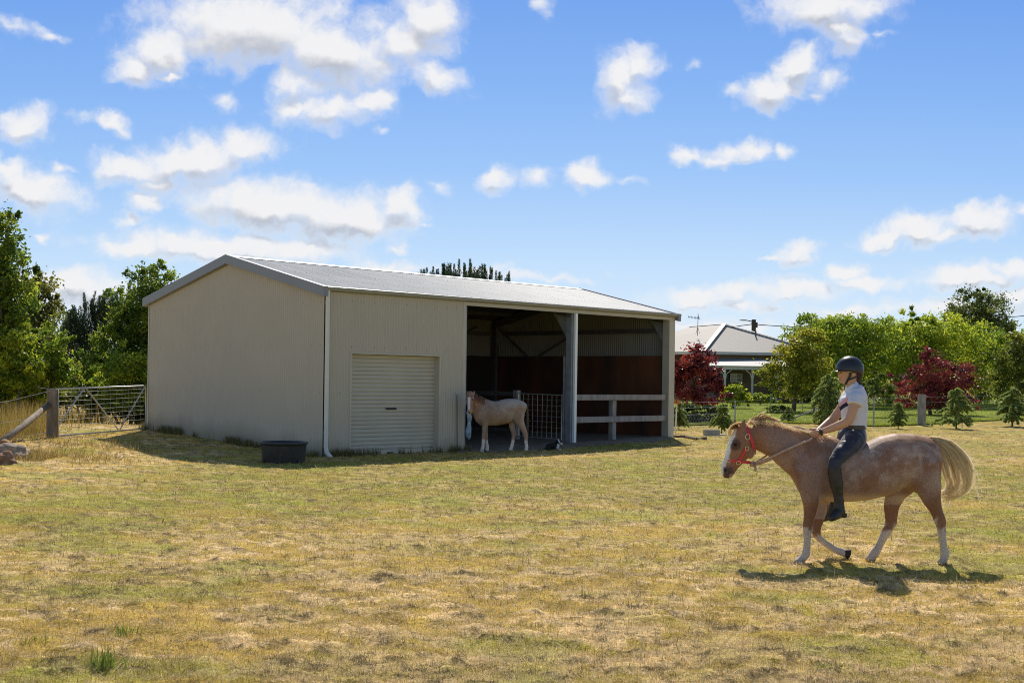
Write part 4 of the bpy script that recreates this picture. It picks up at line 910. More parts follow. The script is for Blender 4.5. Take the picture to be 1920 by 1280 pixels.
# ------------------------------------------------------------------ right hand fence
def right_fence():
    def post(px, top, bot, w, name, m, lab, cat='fence post', group=None, sq=False):
        mb = MB(); g, t = post_px(mb, px, top, bot, w, sq); tag(mb.build(name, m, smooth=False), lab, cat, group); return g, t
    ga = post(1726, 739, 797, 13.5, 'fence_post', M_WOOD, 'thick round grey strainer post between the young conifers')
    mb = MB(); g = G(1733, 796); mb.tube([(g.x+.02, g.y+.15, g.z-.1), (g.x+.02, g.y+.15, P(1733, 740, g.y).z)], .07, 10); tag(mb.build('fence_post', M_WOOD), 'second round post tight against the thick grey strainer post', 'fence post')
    post(1538, 735, 797, 10, 'fence_post', mat('dark_post', (.07, .055, .05), rough=.9, var=.3, scale=8), 'dark timber post left of the rider at the end of the stay pole')
    post(1525, 735, 792, 4, 'fence_post', M_STEEL2, 'slim grey post beside the dark timber post left of the rider')
    g1 = post(1377, 751, 800, 2.6, 'steel_picket', M_STEEL, 'grey steel picket on the lawn edge near the red plum shrub')
    g2 = post(1637, 745, 801, 2.8, 'steel_picket', M_STEEL, 'grey steel picket just right of the rider\'s back')
    post(1803, 752, 803, 2.4, 'marker_stake', M_WHITE, 'thin white stake in front of the tallest young conifer', 'stake')
    post(1443, 738, 772, 1.6, 'steel_picket', M_STEEL, 'far thin picket in front of the olive tree')
    post(1503, 744, 772, 1.8, 'steel_picket', M_STEEL, 'far thin picket right of the olive tree')
    a = G(1536, 790); mb = MB(); mb.tube([P(1536, 765, a.y), P(1490, 782, a.y-.3)], .035, 8); tag(mb.build('stay_pole', M_WOOD), 'pale slanting stay pole behind the ridden pony\'s mane', 'stay')
    w = thing('wire_fence', g1[0], 'wire fence strung from the shed corner to the right edge of the photo', 'fence')
    line = [(1264, 806, 754), (1377, 798, 751), (1538, 796, 742), (1637, 800, 747), (1726, 796, 743), (1960, 789, 738)]
    pts = [(G(px, b), P(px, t, G(px, b).y)) for px, b, t in line]
    for k, s in enumerate((.98, .78, .52, .22)):
        mb = MB(); mb.tube([Vector((g.x, g.y, g.z+(t.z-g.z)*s)) for g, t in pts], .0032, 4); mb.build('wire', M_WIRE, w)
    mb = MB(); (p0, q0), (p1, q1) = pts[0], pts[1]     # netting by the shed
    for i in range(41):
        a_ = p0.lerp(p1, i/40); h = .55
        for d in (-1, 1):
            e = p0.lerp(p1, min(1, max(0, (i+d*3)/40))); mb.tube([a_, e+Vector((0, 0, h))], .0018, 3, cap=False)
    mb.build('netting', M_WIRE, w)
    # birdhouse on a white stake
    b = G(1265, 812); t = P(1268, 757, b.y)
    mb = MB(); mb.tube([b-Vector((0, 0, .1)), t], .022, 8); o = tag(mb.build('marker_stake', M_WHITE), 'white stake by the shed corner carrying the small orange birdhouse', 'stake')
    h = thing('birdhouse', t, 'small orange birdhouse with a dark roof on a white stake by the shed', 'birdhouse'); mb = MB(); s = b.y/F
    w_, d_ = 12*s, .16; x0 = t.x-.10
    mb.hexa([(x0, t.y-d_/2, t.z), (x0+w_, t.y-d_/2, t.z), (x0+w_, t.y+d_/2, t.z), (x0, t.y+d_/2, t.z), (x0, t.y-d_/2, t.z+.17), (x0+w_, t.y-d_/2, t.z+.07), (x0+w_, t.y+d_/2, t.z+.07), (x0, t.y+d_/2, t.z+.17)])
    mb.build('box', mat('orange_timber', (.55, .19, .05), rough=.6, var=.25), h)
    mb = MB(); mb.bar((x0-.04, t.y, t.z+.22), (x0+w_+.07, t.y, t.z+.08), .24, .02); mb.build('roof', mat('slate_blue', (.09, .11, .13), rough=.4, var=.2), h)
    mb = MB(); mb.tube([(x0+.07, t.y-d_/2-.006, t.z+.07), (x0+.07, t.y-d_/2+.002, t.z+.07)], .022, 12); mb.build('entrance_hole', M_DARK, h)
    # concrete block, slab and fallen branch
    g = G(1335, 817); mb = MB(); mb.obox(g+Vector((-.22, 0, -.03)), (.45, .05, 0), (-.02, .25, 0), (0, 0, .21)); tag(mb.build('concrete_block', mat('concrete', (.34, .32, .29), rough=.9, var=.2, scale=8), bevel=.008), 'grey concrete block on the grass right of the shed', 'block')
    g = G(1362, 817); mb = MB(); mb.obox(g+Vector((-.25, 0, -.02)), (.5, .04, 0), (-.02, .3, 0), (0, 0, .06)); tag(mb.build('paving_slab', mat('pale_slab', (.5, .46, .4), rough=.9, var=.15), bevel=.006), 'pale flat slab lying beside the concrete block', 'slab')
    pts = [G(1259, 820), G(1285, 821), G(1305, 825), G(1322, 824)]; mb = MB(); mb.tube([p+Vector((0, 0, .04)) for p in pts], [.022, .035, .03, .05], 8); tag(mb.build('fallen_branch', M_BARK), 'thin dark branch lying on the grass by the shed corner', 'branch')
    rg = random.Random(6); g = G(1460, 772); mb = MB()
right_fence()
# ------------------------------------------------------------------ house behind the garden
def house():
    Y = 80.0; base = P(1380, 748, Y); gz = hz(base.x, Y); h = thing('house', (base.x, Y+4, gz), 'low brick house with a pale hipped iron roof and verandah behind the garden', 'house')
    M_HR = mat('house_roof_iron', (.40, .36, .325), rough=.65, metal=0, spec=.2, var=.12, scale=14, stretch=(1, 1, .1)); M_BRK = mat('brown_brick', (.26, .19, .14), rough=.9, var=.3, scale=18)
    M_CRT = mat('house_trim', (.62, .60, .55), rough=.5, var=.05)
    A = P(1357, 608, Y+4.2); R2 = P(1292, 613, Y+6.5)
    e = lambda px, py, dy: P(px, py, Y+dy)
    FL, FR = e(1317, 659, -.2), e(1550, 661, .6); z = FL.z; FR.z = z
    BL = Vector((FL.x-5.2, Y+5.5, z)); BR = Vector((FR.x+.3, Y+10, z)); BL2 = Vector((BL.x, Y+12, z))
    mb = MB(); mb.add([FL, FR, A, BR, R2, BL2, BL], [(0, 1, 2), (1, 3, 2), (6, 0, 2, 4), (5, 6, 4), (3, 5, 4, 2)]); rf = mb.build('roof', M_HR, h)
    mb = MB(); up = Vector((0, -.05, .05)); mb.bar(FL+up, A+up, .34, .03, up=(-.3, -.35, 1)); mb.tube([A+Vector((0, 0, .01)), R2+Vector((0, 0, .01))], .04, 5); mb.bar(A+up, FR+up, .2, .03, up=(.2, -.35, 1)); mb.build('ridge_cap', mat('hip_cap', (.46, .425, .39), rough=.6, metal=0, var=.05), rf)
    mb = MB(); mb.bar(FL+Vector((0, -.06, -.08)), FR+Vector((0, -.06, -.08)), .1, .18); mb.bar(FL+Vector((-.04, 0, -.08)), BL+Vector((-.04, 0, -.08)), .1, .18); mb.build('gutter', M_CRT, h)
    # walls
    wl = FL+Vector((.5, .55, 0)); wr = FR+Vector((-.2, .55, 0)); mb = MB(); mb.hexa([(wl.x, wl.y, gz-.2), (wr.x, wr.y, gz-.2), (wr.x, Y+9.5, gz-.2), (wl.x, Y+9.5, gz-.2), (wl.x, wl.y, z-.05), (wr.x, wr.y, z-.05), (wr.x, Y+9.5, z-.05), (wl.x, Y+9.5, z-.05)]); mb.build('wall', M_BRK, h)
    mb = MB(); mb.hexa([(BL.x+.5, BL.y+.6, gz-.2), (wl.x-.02, BL.y+.6, gz-.2), (wl.x-.02, Y+9, gz-.2), (BL.x+.5, Y+9, gz-.2), (BL.x+.5, BL.y+.6, z-.05), (wl.x-.02, BL.y+.6, z-.05), (wl.x-.02, Y+9, z-.05), (BL.x+.5, Y+9, z-.05)]); mb.build('wall', M_BRK, h)
    # verandah roof and posts
    a, b = e(1334, 672, 0.3), e(1535, 672, .3); c, d = e(1328, 686, -2.0), e(1545, 686, -2.0)
    b.z = a.z; d.z = c.z; mb = MB(); mb.hexa([c, d, b, a, c+Vector((0, 0, .04)), d+Vector((0, 0, .04)), b+Vector((0, 0, .04)), a+Vector((0, 0, .04))]); mb.build('verandah_roof', mat('verandah_iron', (.30, .30, .31), rough=.6, metal=0, var=.08), h)
    mb = MB(); mb.bar(c+Vector((0, .1, -.10)), d+Vector((0, .1, -.10)), .1, .2); mb.build('verandah_beam', M_CRT, h)
    for px in (1358.5, 1410, 1455):
        p = e(px, 690, -1.9); mb = MB(); mb.cbox((p.x, p.y, gz-.1), .11, .11, c.z-.2-gz+.1)
        for s in (-1, 1): mb.tube([(p.x+s*.05, p.y, c.z-.75), (p.x+s*.12, p.y, c.z-.45), (p.x+s*.42, p.y, c.z-.22)], .03, 5)
        mb.build('verandah_post', M_CRT, h)
    x0, x1 = e(1369, 700, .3), e(1390, 716, .3); yy = wl.y-.03
    mb = MB(); mb.hexa([(x0.x, yy, x1.z), (x1.x, yy, x1.z), (x1.x, yy+.1, x1.z), (x0.x, yy+.1, x1.z), (x0.x, yy, x0.z), (x1.x, yy, x0.z), (x1.x, yy+.1, x0.z), (x0.x, yy+.1, x0.z)]); wn = mb.build('window', mat('window_glass', (.25, .28, .26), rough=.1, var=.4, scale=3), h)
    mb = MB(); fr = .05
    for u in (0, .5, 1): mb.cbox((x0.x+(x1.x-x0.x)*u, yy-.03, x1.z), fr, .05, x0.z-x1.z)
    for v in (0, .5, 1): mb.bar((x0.x, yy-.032, x1.z+(x0.z-x1.z)*v), (x1.x, yy-.032, x1.z+(x0.z-x1.z)*v), .05, fr)
    mb.build('window_frame', M_CRT, wn)
    dr = e(1352, 722, .3); mb = MB(); mb.cbox((dr.x, yy, gz), .9, .08, 2.1); mb.build('door', mat('dark_door', (.05, .04, .035), rough=.5, var=.2), h)
    # tv antenna and vent
    m0 = P(1307, 621, Y+3.0); m1 = P(1308, 588, Y+3.0); an = thing('tv_antenna', m0, 'thin metal television antenna on the roof of the house', 'antenna')
    mb = MB(); mb.tube([m0-Vector((0, 0, .3)), m1], .02, 6); mb.tube([m0+Vector((-.12, 0, -.2)), m0.lerp(m1, .25)], .012, 4); mb.tube([m0+Vector((.14, 0, -.15)), m0.lerp(m1, .25)], .012, 4); mb.build('mast', M_STEEL2, an)
    mb = MB(); q = P(1290, 594, Y+3.0); r_ = P(1310, 596.5, Y+3); mb.tube([q, r_], .014, 4)
    for k in range(8): p = q.lerp(r_, k/7.5); mb.tube([p+Vector((-.03, -.25, .03)), p+Vector((.03, .25, -.03))], .012, 4); mb.tube([p-Vector((0, 0, .08)), p+Vector((0, 0, .08))], .010, 4)
    mb.tube([r_-Vector((0, .4, .14)), r_+Vector((0, .4, .2))], .016, 4); mb.build('aerial', M_STEEL2, an)
    mb = MB(); v0 = P(1416, 628, Y+2.6); mb.tube([v0-Vector((0, 0, .5)), v0+Vector((0, 0, .28))], .05, 8); mb.build('vent_pipe', M_STEEL2, rf)
house()
def utility_pole():
    Y = 120.0; b = P(1411, 700, Y); g = hz(b.x, Y); t = P(1411, 599, Y); mb = MB(); M_P = mat('pole_timber', (.06, .05, .045), rough=.9, var=.2)
    u = thing('utility_pole', (b.x, Y, g), 'dark utility pole with a street lamp arm rising behind the house roof', 'utility pole'); mb.tube([(b.x, Y, g-.3), (b.x, Y, t.z)], [.24, .21], 10); mb.build('pole', M_P, u)
    mb = MB(); p = P(1391, 600, Y); mb.tube([(b.x, Y, P(1411, 603, Y).z), p+Vector((.3, 0, 0))], .05, 6); mb.loft([(p+Vector((.35, 0, 0)), .14, .07), (p+Vector((-.1, 0, 0)), .16, .06), (p+Vector((-.3, 0, -.02)), .08, .03)], 10); mb.build('lamp_arm', M_STEEL2, u)
    mb = MB(); mb.cbox(P(1414, 614, Y), .5, .4, .5); mb.bar(P(1408, 606, Y), P(1414, 606, Y), .12, .12); mb.build('crossarm', M_P, u)
    mb = MB()
    for (xa, ya), (xb, yb), (xc, yc) in (((1413, 608), (1560, 615), (1690, 612)), ((1690, 612), (1800, 603), (1960, 588)), ((1409, 608), (1385, 611), (1340, 618))):
        n = 12; pts = []
        A, B, C = P(xa, ya, Y), P(xb, yb, Y), P(xc, yc, Y)
        for i in range(n+1): s = i/n; pts.append(A*(1-s)**2+(B*2-(A+C)*.5)*2*s*(1-s)+C*s*s)
        mb.tube(pts, .035, 4)
    mb.build('power_line', M_DARK, u)
utility_pole()
def hill():
    V = []; Fc = []; n, m = 40, 12
    for i in range(n+1):
        for j in range(m+1):
            x = 150+500*i/n; y = 430+j*35; e = math.sin(PI*min(1, j/(m))*.5)
            V.append((x, y, -2+(24+8*float(fbm(np.array([x/60.]), np.array([y/60.]), 3, 4)[0]))*sstep(0, 1, j/m*1.3)*sstep(150, 215, x)))
    for i in range(n):
        for j in range(m): a = i*(m+1)+j; Fc.append((a, a+m+1, a+m+2, a+1))
    mb = MB(); mb.add(V, Fc); tag(mb.build('hill', mat('dry_hill', (.20, .16, .10), rough=.95, var=.3, scale=.03), smooth=True, origin=False), kind='structure')
hill()
# ------------------------------------------------------------------ the two ponies
HY = 11.85; HS = HY/F
def hp(zx, zy, dy=0.): return P(1320+zx/2.6125, 640+zy/2.6125, HY+dy)
hk = HS/2.6125              # metres per zoomed pixel
M_COAT = mat('roan_coat', attr=True, rough=.52, var=.10, scale=5, spec=.18, flecks=(125, .46, .64, 1.42), bump=.15, bscale=160)
def lerpc(a, b, f): return a*(1-f[:, None])+b*f[:, None]
def chain(mb, f, pts, n=14, u0=(0, 1, 0)):
    """pts: x, y, dy, half width across the picture plane (zoom px), lateral half width (m)"""
    mb.loft([(f(x, y, d), w, h) for x, y, d, h, w in pts], n, u0)
def pony_one():
    mb = MB(); k = hk
    st = [(418, 585, 685, .07), (432, 545, 712, .115), (455, 512, 738, .15), (490, 484, 762, .178), (540, 466, 778, .195), (600, 462, 784, .203), (660, 478, 784, .215), (720, 496, 783, .228), (780, 505, 776, .238),
          (840, 487, 762, .238), (900, 458, 738, .230), (950, 449, 716, .226), (1000, 452, 712, .222), (1050, 463, 735, .205), (1090, 482, 750, .172), (1122, 520, 735, .13), (1143, 575, 690, .075)]
    mb.loft([(hp(x, (a+b)/2), w, (b-a)/2*k) for x, a, b, w in st], 26)
    # neck and head
    chain(mb, hp, [(560, 590, 0, 118*k, .15), (480, 560, 0, 118*k, .135), (415, 525, 0, 98*k, .105), (345, 488, 0, 78*k, .082), (280, 470, 0, 68*k, .072), (232, 462, 0, 56*k, .066)], 20)
    chain(mb, hp, [(222, 425, 0, 30*k, .055), (206, 452, 0, 56*k, .078), (186, 494, 0, 66*k, .092), (168, 530, 0, 61*k, .082), (150, 563, 0, 50*k, .066), (133, 592, 0, 41*k, .055), (119, 616, 0, 37*k, .053), (113, 635, 0, 34*k, .050), (112, 652, 0, 29*k, .042), (113, 667, 0, 15*k, .028)], 20)
    chain(mb, hp, [(225, 520, -.05, 30*k, .03), (222, 545, -.05, 26*k, .03), (210, 565, -.045, 20*k, .03)], 10)   # cheek
    chain(mb, hp, [(225, 520, .05, 30*k, .03), (222, 545, .05, 26*k, .03), (210, 565, .045, 20*k, .03)], 10)
    for d in (-.045, .05):                                                                                        # ears
        e = 0 if d < 0 else -52
        chain(mb, hp, [(186+e*.55, 432, d, 17*k, .022), (187+e*.7, 412, d*1.15, 15*k, .02), (193+e*.85, 392, d*1.25, 9*k, .013), (199+e, 374, d*1.25, 2.5*k, .004)], 10)
    # shoulders and haunches
    chain(mb, hp, [(520, 520, -.05, 40*k, .03), (520, 565, -.09, 75*k, .065), (525, 640, -.125, 92*k, .085), (527, 720, -.125, 66*k, .075), (525, 790, -.12, 46*k, .06)], 16)
    chain(mb, hp, [(520, 520, .05, 40*k, .03), (520, 565, .09, 75*k, .065), (535, 640, .125, 92*k, .085), (550, 720, .125, 62*k, .075), (565, 780, .12, 42*k, .06)], 16)
    chain(mb, hp, [(1045, 492, -.04, 30*k, .03), (1056, 535, -.085, 70*k, .085), (1068, 600, -.125, 92*k, .11), (1085, 680, -.125, 72*k, .095), (1108, 750, -.12, 48*k, .072)], 18)
    chain(mb, hp, [(1045, 492, .04, 30*k, .03), (1046, 535, .085, 70*k, .085), (1020, 600, .125, 100*k, .11), (975, 680, .125, 78*k, .095), (935, 740, .12, 52*k, .07)], 18)
    # near fore: planted
    chain(mb, hp, [(524, 755, -.115, 50*k, .066), (520, 800, -.115, 37*k, .054), (515, 850, -.115, 29*k, .046), (508, 885, -.115, 23*k, .040), (505, 912, -.115, 22*k, .041), (503, 935, -.115, 19*k, .034), (502, 975, -.115, 16*k, .027), (501, 1010, -.115, 16*k, .027), (498, 1038, -.115, 20*k, .035), (489, 1052, -.115, 18*k, .032), (476, 1064, -.115, 18*k, .034), (464, 1078, -.115, 24*k, .045), (461, 1092, -.115, 27*k, .05)])
    # off fore: lifted, folded at the knee
    chain(mb, hp, [(575, 760, .115, 46*k, .062), (572, 810, .115, 33*k, .050), (562, 860, .115, 25*k, .044), (550, 905, .115, 22*k, .042), (545, 932, .115, 24*k, .042), (560, 962, .115, 19*k, .032), (596, 992, .115, 17*k, .028), (635, 1016, .115, 17*k, .028), (662, 1026, .115, 20*k, .035), (682, 1034, .115, 18*k, .034), (698, 1038, .115, 25*k, .045), (712, 1043, .115, 25*k, .046)])
    # near hind: pushing off
    chain(mb, hp, [(1098, 715, -.125, 62*k, .085), (1115, 775, -.125, 44*k, .062), (1135, 825, -.125, 31*k, .048), (1150, 865, -.125, 28*k, .042), (1157, 890, -.125, 25*k, .040), (1160, 920, -.125, 21*k, .033), (1166, 965, -.125, 18*k, .028), (1172, 1010, -.125, 18*k, .028), (1178, 1042, -.125, 23*k, .036), (1173, 1060, -.125, 19*k, .032), (1166, 1074, -.125, 21*k, .040), (1160, 1090, -.125, 25*k, .048)])
    # off hind: reaching forward
    chain(mb, hp, [(965, 695, .125, 66*k, .085), (932, 750, .125, 50*k, .064), (915, 810, .125, 37*k, .048), (913, 858, .125, 31*k, .042), (912, 888, .125, 29*k, .041), (896, 920, .125, 23*k, .034), (874, 965, .125, 20*k, .028), (850, 1010, .125, 20*k, .028), (834, 1036, .125, 23*k, .036), (822, 1050, .125, 20*k, .033), (814, 1062, .125, 23*k, .042), (808, 1076, .125, 26*k, .048)])
    # tail dock
    chain(mb, hp, [(1070, 478, 0, 18*k, .03), (1100, 476, 0, 14*k, .026), (1135, 484, 0, 9*k, .018)], 10)
    ex = MB()
    for d in (-.083, .083): ex.ball(hp(150, 505, d), .016, .012, .015, 10, 7)
    def col(co):
        X, Yd, Z = co[:, 0], co[:, 1]-HY, co[:, 2]; s = F/co[:, 1]
        xr = 960+X*s; yr = HOR-(Z-HC)*s; px = 960+(xr-960)*_ca-(yr-640)*_sa; py = 640+(xr-960)*_sa+(yr-640)*_ca
        zx, zy = (px-1320)*2.6125, (py-640)*2.6125
        n = fbm(X*6, Z*6+Yd*3, 4, 2); n2 = fbm(X*22, Z*22+Yd*9, 3, 6)
        chest = np.array([.24, .13, .085]); roan = np.array([.285, .182, .143]); pale = np.array([.44, .345, .30])
        c = lerpc(np.tile(chest, (len(X), 1)), roan, sstep(.35, .55, n)); fl = sstep(.52, .75, n*.6+n2*.5)*sstep(560, 700, zx)*sstep(780, 640, zy); c = lerpc(c, pale, fl*.6)
        c = lerpc(c, np.array([.36, .19, .10]), sstep(520, 465, zy)*sstep(380, 520, zx)*.7)                         # warm topline
        c = lerpc(c, np.array([.56, .42, .30]), sstep(735, 775, zy)*(zx > 560)*(zx < 1010)*(zy < 800)*.75)             # pale belly
        c = lerpc(c, np.array([.30, .14, .07]), sstep(350, 250, zx)*sstep(700, 660, zy)*.7)                          # redder face
        legs = sstep(760, 830, zy); c = lerpc(c, np.array([.24, .105, .05]), legs*.8)
        white = np.array([.55, .47, .41]); nn = (n2-.5)*110
        sock = sstep(-16, 22, zy+nn-np.where(zx < 530, 918, np.where(zx < 760, 945, np.where(zx < 1030, 925, 890))))*(zy > 800); c = lerpc(c, white, sock*.9)
        c = np.where(((zx > 540) & (zx < 600) & (zy > 790) & (zy < 870) & (Yd > 0.02))[:, None], lerpc(c, np.array([.5, .40, .33]), np.full(len(X), .6)), c)
        # blaze down the face, dark muzzle
        fx = 138-(zy-440)*.30; bl = sstep(.070, .055, np.abs(Yd))*sstep(24, 12, zx-fx+(n2-.5)*16)*(zy > 425)*(zy < 668)*(zx < 200); c = lerpc(c, np.array([.78, .74, .70]), bl)
        mz = sstep(604, 622, zy)*(zx < 175)*(zy < 690); c = lerpc(c, np.array([.075, .055, .055]), mz*sstep(86, 98, zx)*sstep(150, 128, zx)*.95); c = lerpc(c, np.array([.42, .25, .22]), sstep(640, 648, zy)*(zx > 122)*(zx < 175)*(zy < 690)*.85); c = lerpc(c, np.array([.012, .008, .008]), sstep(9, 5, np.hypot(zx-101, (zy-630)*.8))*(np.abs(Yd) > .02)*1.0); c = lerpc(c, np.array([.05, .03, .03]), sstep(3.5, 1.5, np.abs(zy-645+(zx-130)*.35))*(zx > 108)*(zx < 160)*.8)
        eyeh = sstep(36, 22, np.hypot(zx-150, zy-505))*(np.abs(Yd) > .05); c = lerpc(c, np.array([.05, .03, .025]), eyeh*.75)
        c = lerpc(c, np.array([.02, .012, .01]), (np.hypot(zx-150, zy-505) < 9)*(np.abs(Yd) > .078)*1.0)
        # hooves
        hoof = ((zy > 1068) & (zx < 520))*.65+((zy > 1066) & (zx > 770))*.55+((zx > 690) & (zx < 740) & (zy > 1000))*1.0; hc = np.where(((zx > 600) & (zx < 1000))[:, None], np.array([.035, .03, .028]), np.array([.34, .28, .23])); f = np.clip(hoof, 0, 1); c = c*(1-f[:, None])+hc*f[:, None]
        return c
    t = thing('ridden_pony', hp(780, 1085), 'chestnut roan pony with a flaxen tail walking left under its rider', 'pony')
    body = link_mesh('body', fused(mb, .0115, 6, col, ex, wrinkle=(.006, 4.5, 3.5)), M_COAT, t)
    return t
def hair(name, strands, r, cols, m, parent, seed, seg=9):
    """strands: list of control polylines (already perturbed)"""
    rg = np.random.default_rng(seed); Vs, Cs = [], []
    for pts, rr in strands:
        p = np.array([list(q) for q in pts]); n = len(p)
        # Catmull-Rom
        out = []
        for s in np.linspace(0, n-1.0001, seg):
            i = int(s); f = s-i; a, b, c, d = p[max(i-1, 0)], p[i], p[min(i+1, n-1)], p[min(i+2, n-1)]
            out.append(.5*((2*b)+(-a+c)*f+(2*a-5*b+4*c-d)*f*f+(-a+3*b-3*c+d)*f**3))
        out = np.array(out); tan = np.gradient(out, axis=0); tan /= np.maximum(1e-6, np.linalg.norm(tan, axis=1))[:, None]
        side = np.cross(tan, rg.normal(size=3)); side /= np.maximum(1e-6, np.linalg.norm(side, axis=1))[:, None]; side2 = np.cross(tan, side)
        w = rr*1.5*np.linspace(1, .25, seg)[:, None]; A, B = out+side*w, out-side*w
        col = np.array(cols[rg.integers(0, len(cols))])*rg.uniform(.8, 1.15); q = np.stack([A[:-1], B[:-1], B[1:], A[1:]], 1).reshape(-1, 3); Vs.append(q); Cs.append(np.tile(np.minimum(col, .98), (len(q), 1)))
    o = link_mesh(name, np_mesh(name, np.concatenate(Vs), 4, np.concatenate(Cs)), m, parent); return o
M_HAIR = mat('pale_hair', attr=True, rough=.4, var=0, transl=.55, spec=.5)
def _thin(m, f):      # hair is thin: part of the light passes between the fibres
    nt = m.node_tree; o = [n for n in nt.nodes if n.type == 'OUTPUT_MATERIAL'][0]; s = o.inputs['Surface'].links[0].from_socket
    t = nt.nodes.new('ShaderNodeBsdfTransparent'); x = nt.nodes.new('ShaderNodeMixShader'); x.inputs[0].default_value = f; nt.links.new(s, x.inputs[1]); nt.links.new(t.outputs[0], x.inputs[2]); nt.links.new(x.outputs[0], o.inputs['Surface'])
_thin(M_HAIR, .38)
FLAX = [(.97, .86, .62), (.95, .79, .52), (.98, .92, .75), (.85, .66, .40)]
def pony_hair(t):
    rg = random.Random(8); st = []
    O = [hp(1078, 468), hp(1140, 462), hp(1215, 478), hp(1278, 535), hp(1308, 610), hp(1300, 690), hp(1255, 755), hp(1160, 770)]
    O = [(1076, 470), (1130, 466), (1206, 482), (1274, 540), (1312, 612), (1314, 690), (1276, 750), (1190, 776)]
    I = [(1084, 484), (1112, 500), (1135, 535), (1152, 590), (1168, 650), (1185, 690), (1178, 720), (1146, 735)]
    for lock in range(64):      # hair hangs in locks of its own length and sway
        w = (lock+rg.random())/64; j = rg.gauss(0, 1); lat = rg.gauss(0, .036); n = len(O) if rg.random() < .6 else rg.randint(5, 7); base_pts = []
        for i in range(n):
            f = i/(len(O)-1); sp = 2+30*f**1.2; sw = 7*f*math.sin(i*1.5+j*3)
            base_pts.append((O[i][0]*w+I[i][0]*(1-w)+rg.gauss(0, .16)*sp+j*sp*.14+sw, O[i][1]*w+I[i][1]*(1-w)+rg.gauss(0, .16)*sp, lat*(.35+f)))
        for q in range(24):
            dx, dy, dl = rg.gauss(0, 1), rg.gauss(0, 1), rg.gauss(0, .008)
            st.append(([hp(x+dx*(1.5+3.2*i/n)+rg.gauss(0, .8), y+dy*(1.5+3.2*i/n)+rg.gauss(0, .8), d+dl) for i, (x, y, d) in enumerate(base_pts)], rg.uniform(.0014, .0026)))
    for q in range(70):       # flyaway ends
        w = rg.uniform(.6, 1); i0 = rg.randint(2, 5); b = O[i0]; c = O[i0+1]; dx = rg.uniform(20, 75); dy = rg.uniform(30, 130)
        st.append(([hp(O[1][0], O[1][1]+4), hp(b[0]-10, b[1]+6), hp(b[0]+dx*.45, b[1]+dy*.45, rg.gauss(0, .05)), hp(b[0]+dx*.8, b[1]+dy, rg.gauss(0, .08))], .0018))
    for q in range(60): x = rg.uniform(1150, 1210); st.append(([hp(x+40, 700), hp(x+10, 755), hp(x, 785, rg.gauss(0, .03)), hp(x+rg.uniform(-10, 12), rg.uniform(800, 830), rg.gauss(0, .04))], .002))
    hair('tail', st, 0, FLAX, M_HAIR, t, 1, 11)
    st = []; crest = [(205, 398), (250, 402), (300, 408), (350, 412), (400, 424), (450, 436), (500, 445), (545, 455), (590, 462)]
    for q in range(420):
        s = rg.random()*(len(crest)-1.01); i = int(s); f = s-i; x = crest[i][0]*(1-f)+crest[i+1][0]*f; y = crest[i][1]*(1-f)+crest[i+1][1]*f; d = rg.gauss(0, .025); L = rg.uniform(30, 75)
        up = rg.uniform(6, 20) if x < 380 else rg.uniform(0, 8); fall = rg.uniform(4, 20); side = rg.choice((-1, -1, 1))
        st.append(([hp(x, y+8, d*.4), hp(x+L*.3, y-up, d+side*.02), hp(x+L*.7, y-up*.5+fall*.4, d+side*.05), hp(x+L, y+fall, d+side*.075)], rg.uniform(.002, .0038)))
    for x0, pk, ln in ((252, (298, 343), 70), (260, (322, 358), 70), (270, (340, 372), 60), (275, (372, 386), 80), (285, (362, 392), 60), (300, (350, 396), 50), (235, (270, 372), 40)):    # windblown locks
        for q in range(ln): a, b = rg.gauss(0, 5), rg.gauss(0, 4); st.append(([hp(x0-10+a, 405, rg.gauss(0, .02)), hp(x0-2+a*.8, 382+b*.5), hp((x0+pk[0])/2+a*.5, (378+pk[1])/2-4+b*.6), hp(pk[0]+a*.3, pk[1]+b*.3, rg.gauss(0, .015))], .0026))
    hair('mane', st, 0, [(.92, .76, .48), (.84, .62, .34), (.95, .84, .62), (.70, .45, .22)], M_HAIR, t, 2, 8)
    st = []
    for q in range(420):
        d = rg.gauss(0, .03); e = rg.random(); x0, y0 = 208-25*rg.random(), 400+12*rg.random()
        st.append(([hp(x0, y0, d*.5), hp(165-20*e, 393+14*e, d), hp(128-8*e, 412+22*e, d*1.2), hp(112+rg.uniform(-4, 22), 435+30*e, d*1.3)], rg.uniform(.0014, .0026)))
    hair('forelock', st, 0, [(.88, .66, .34), (.92, .78, .50), (.74, .50, .24)], M_HAIR, t, 3, 8)
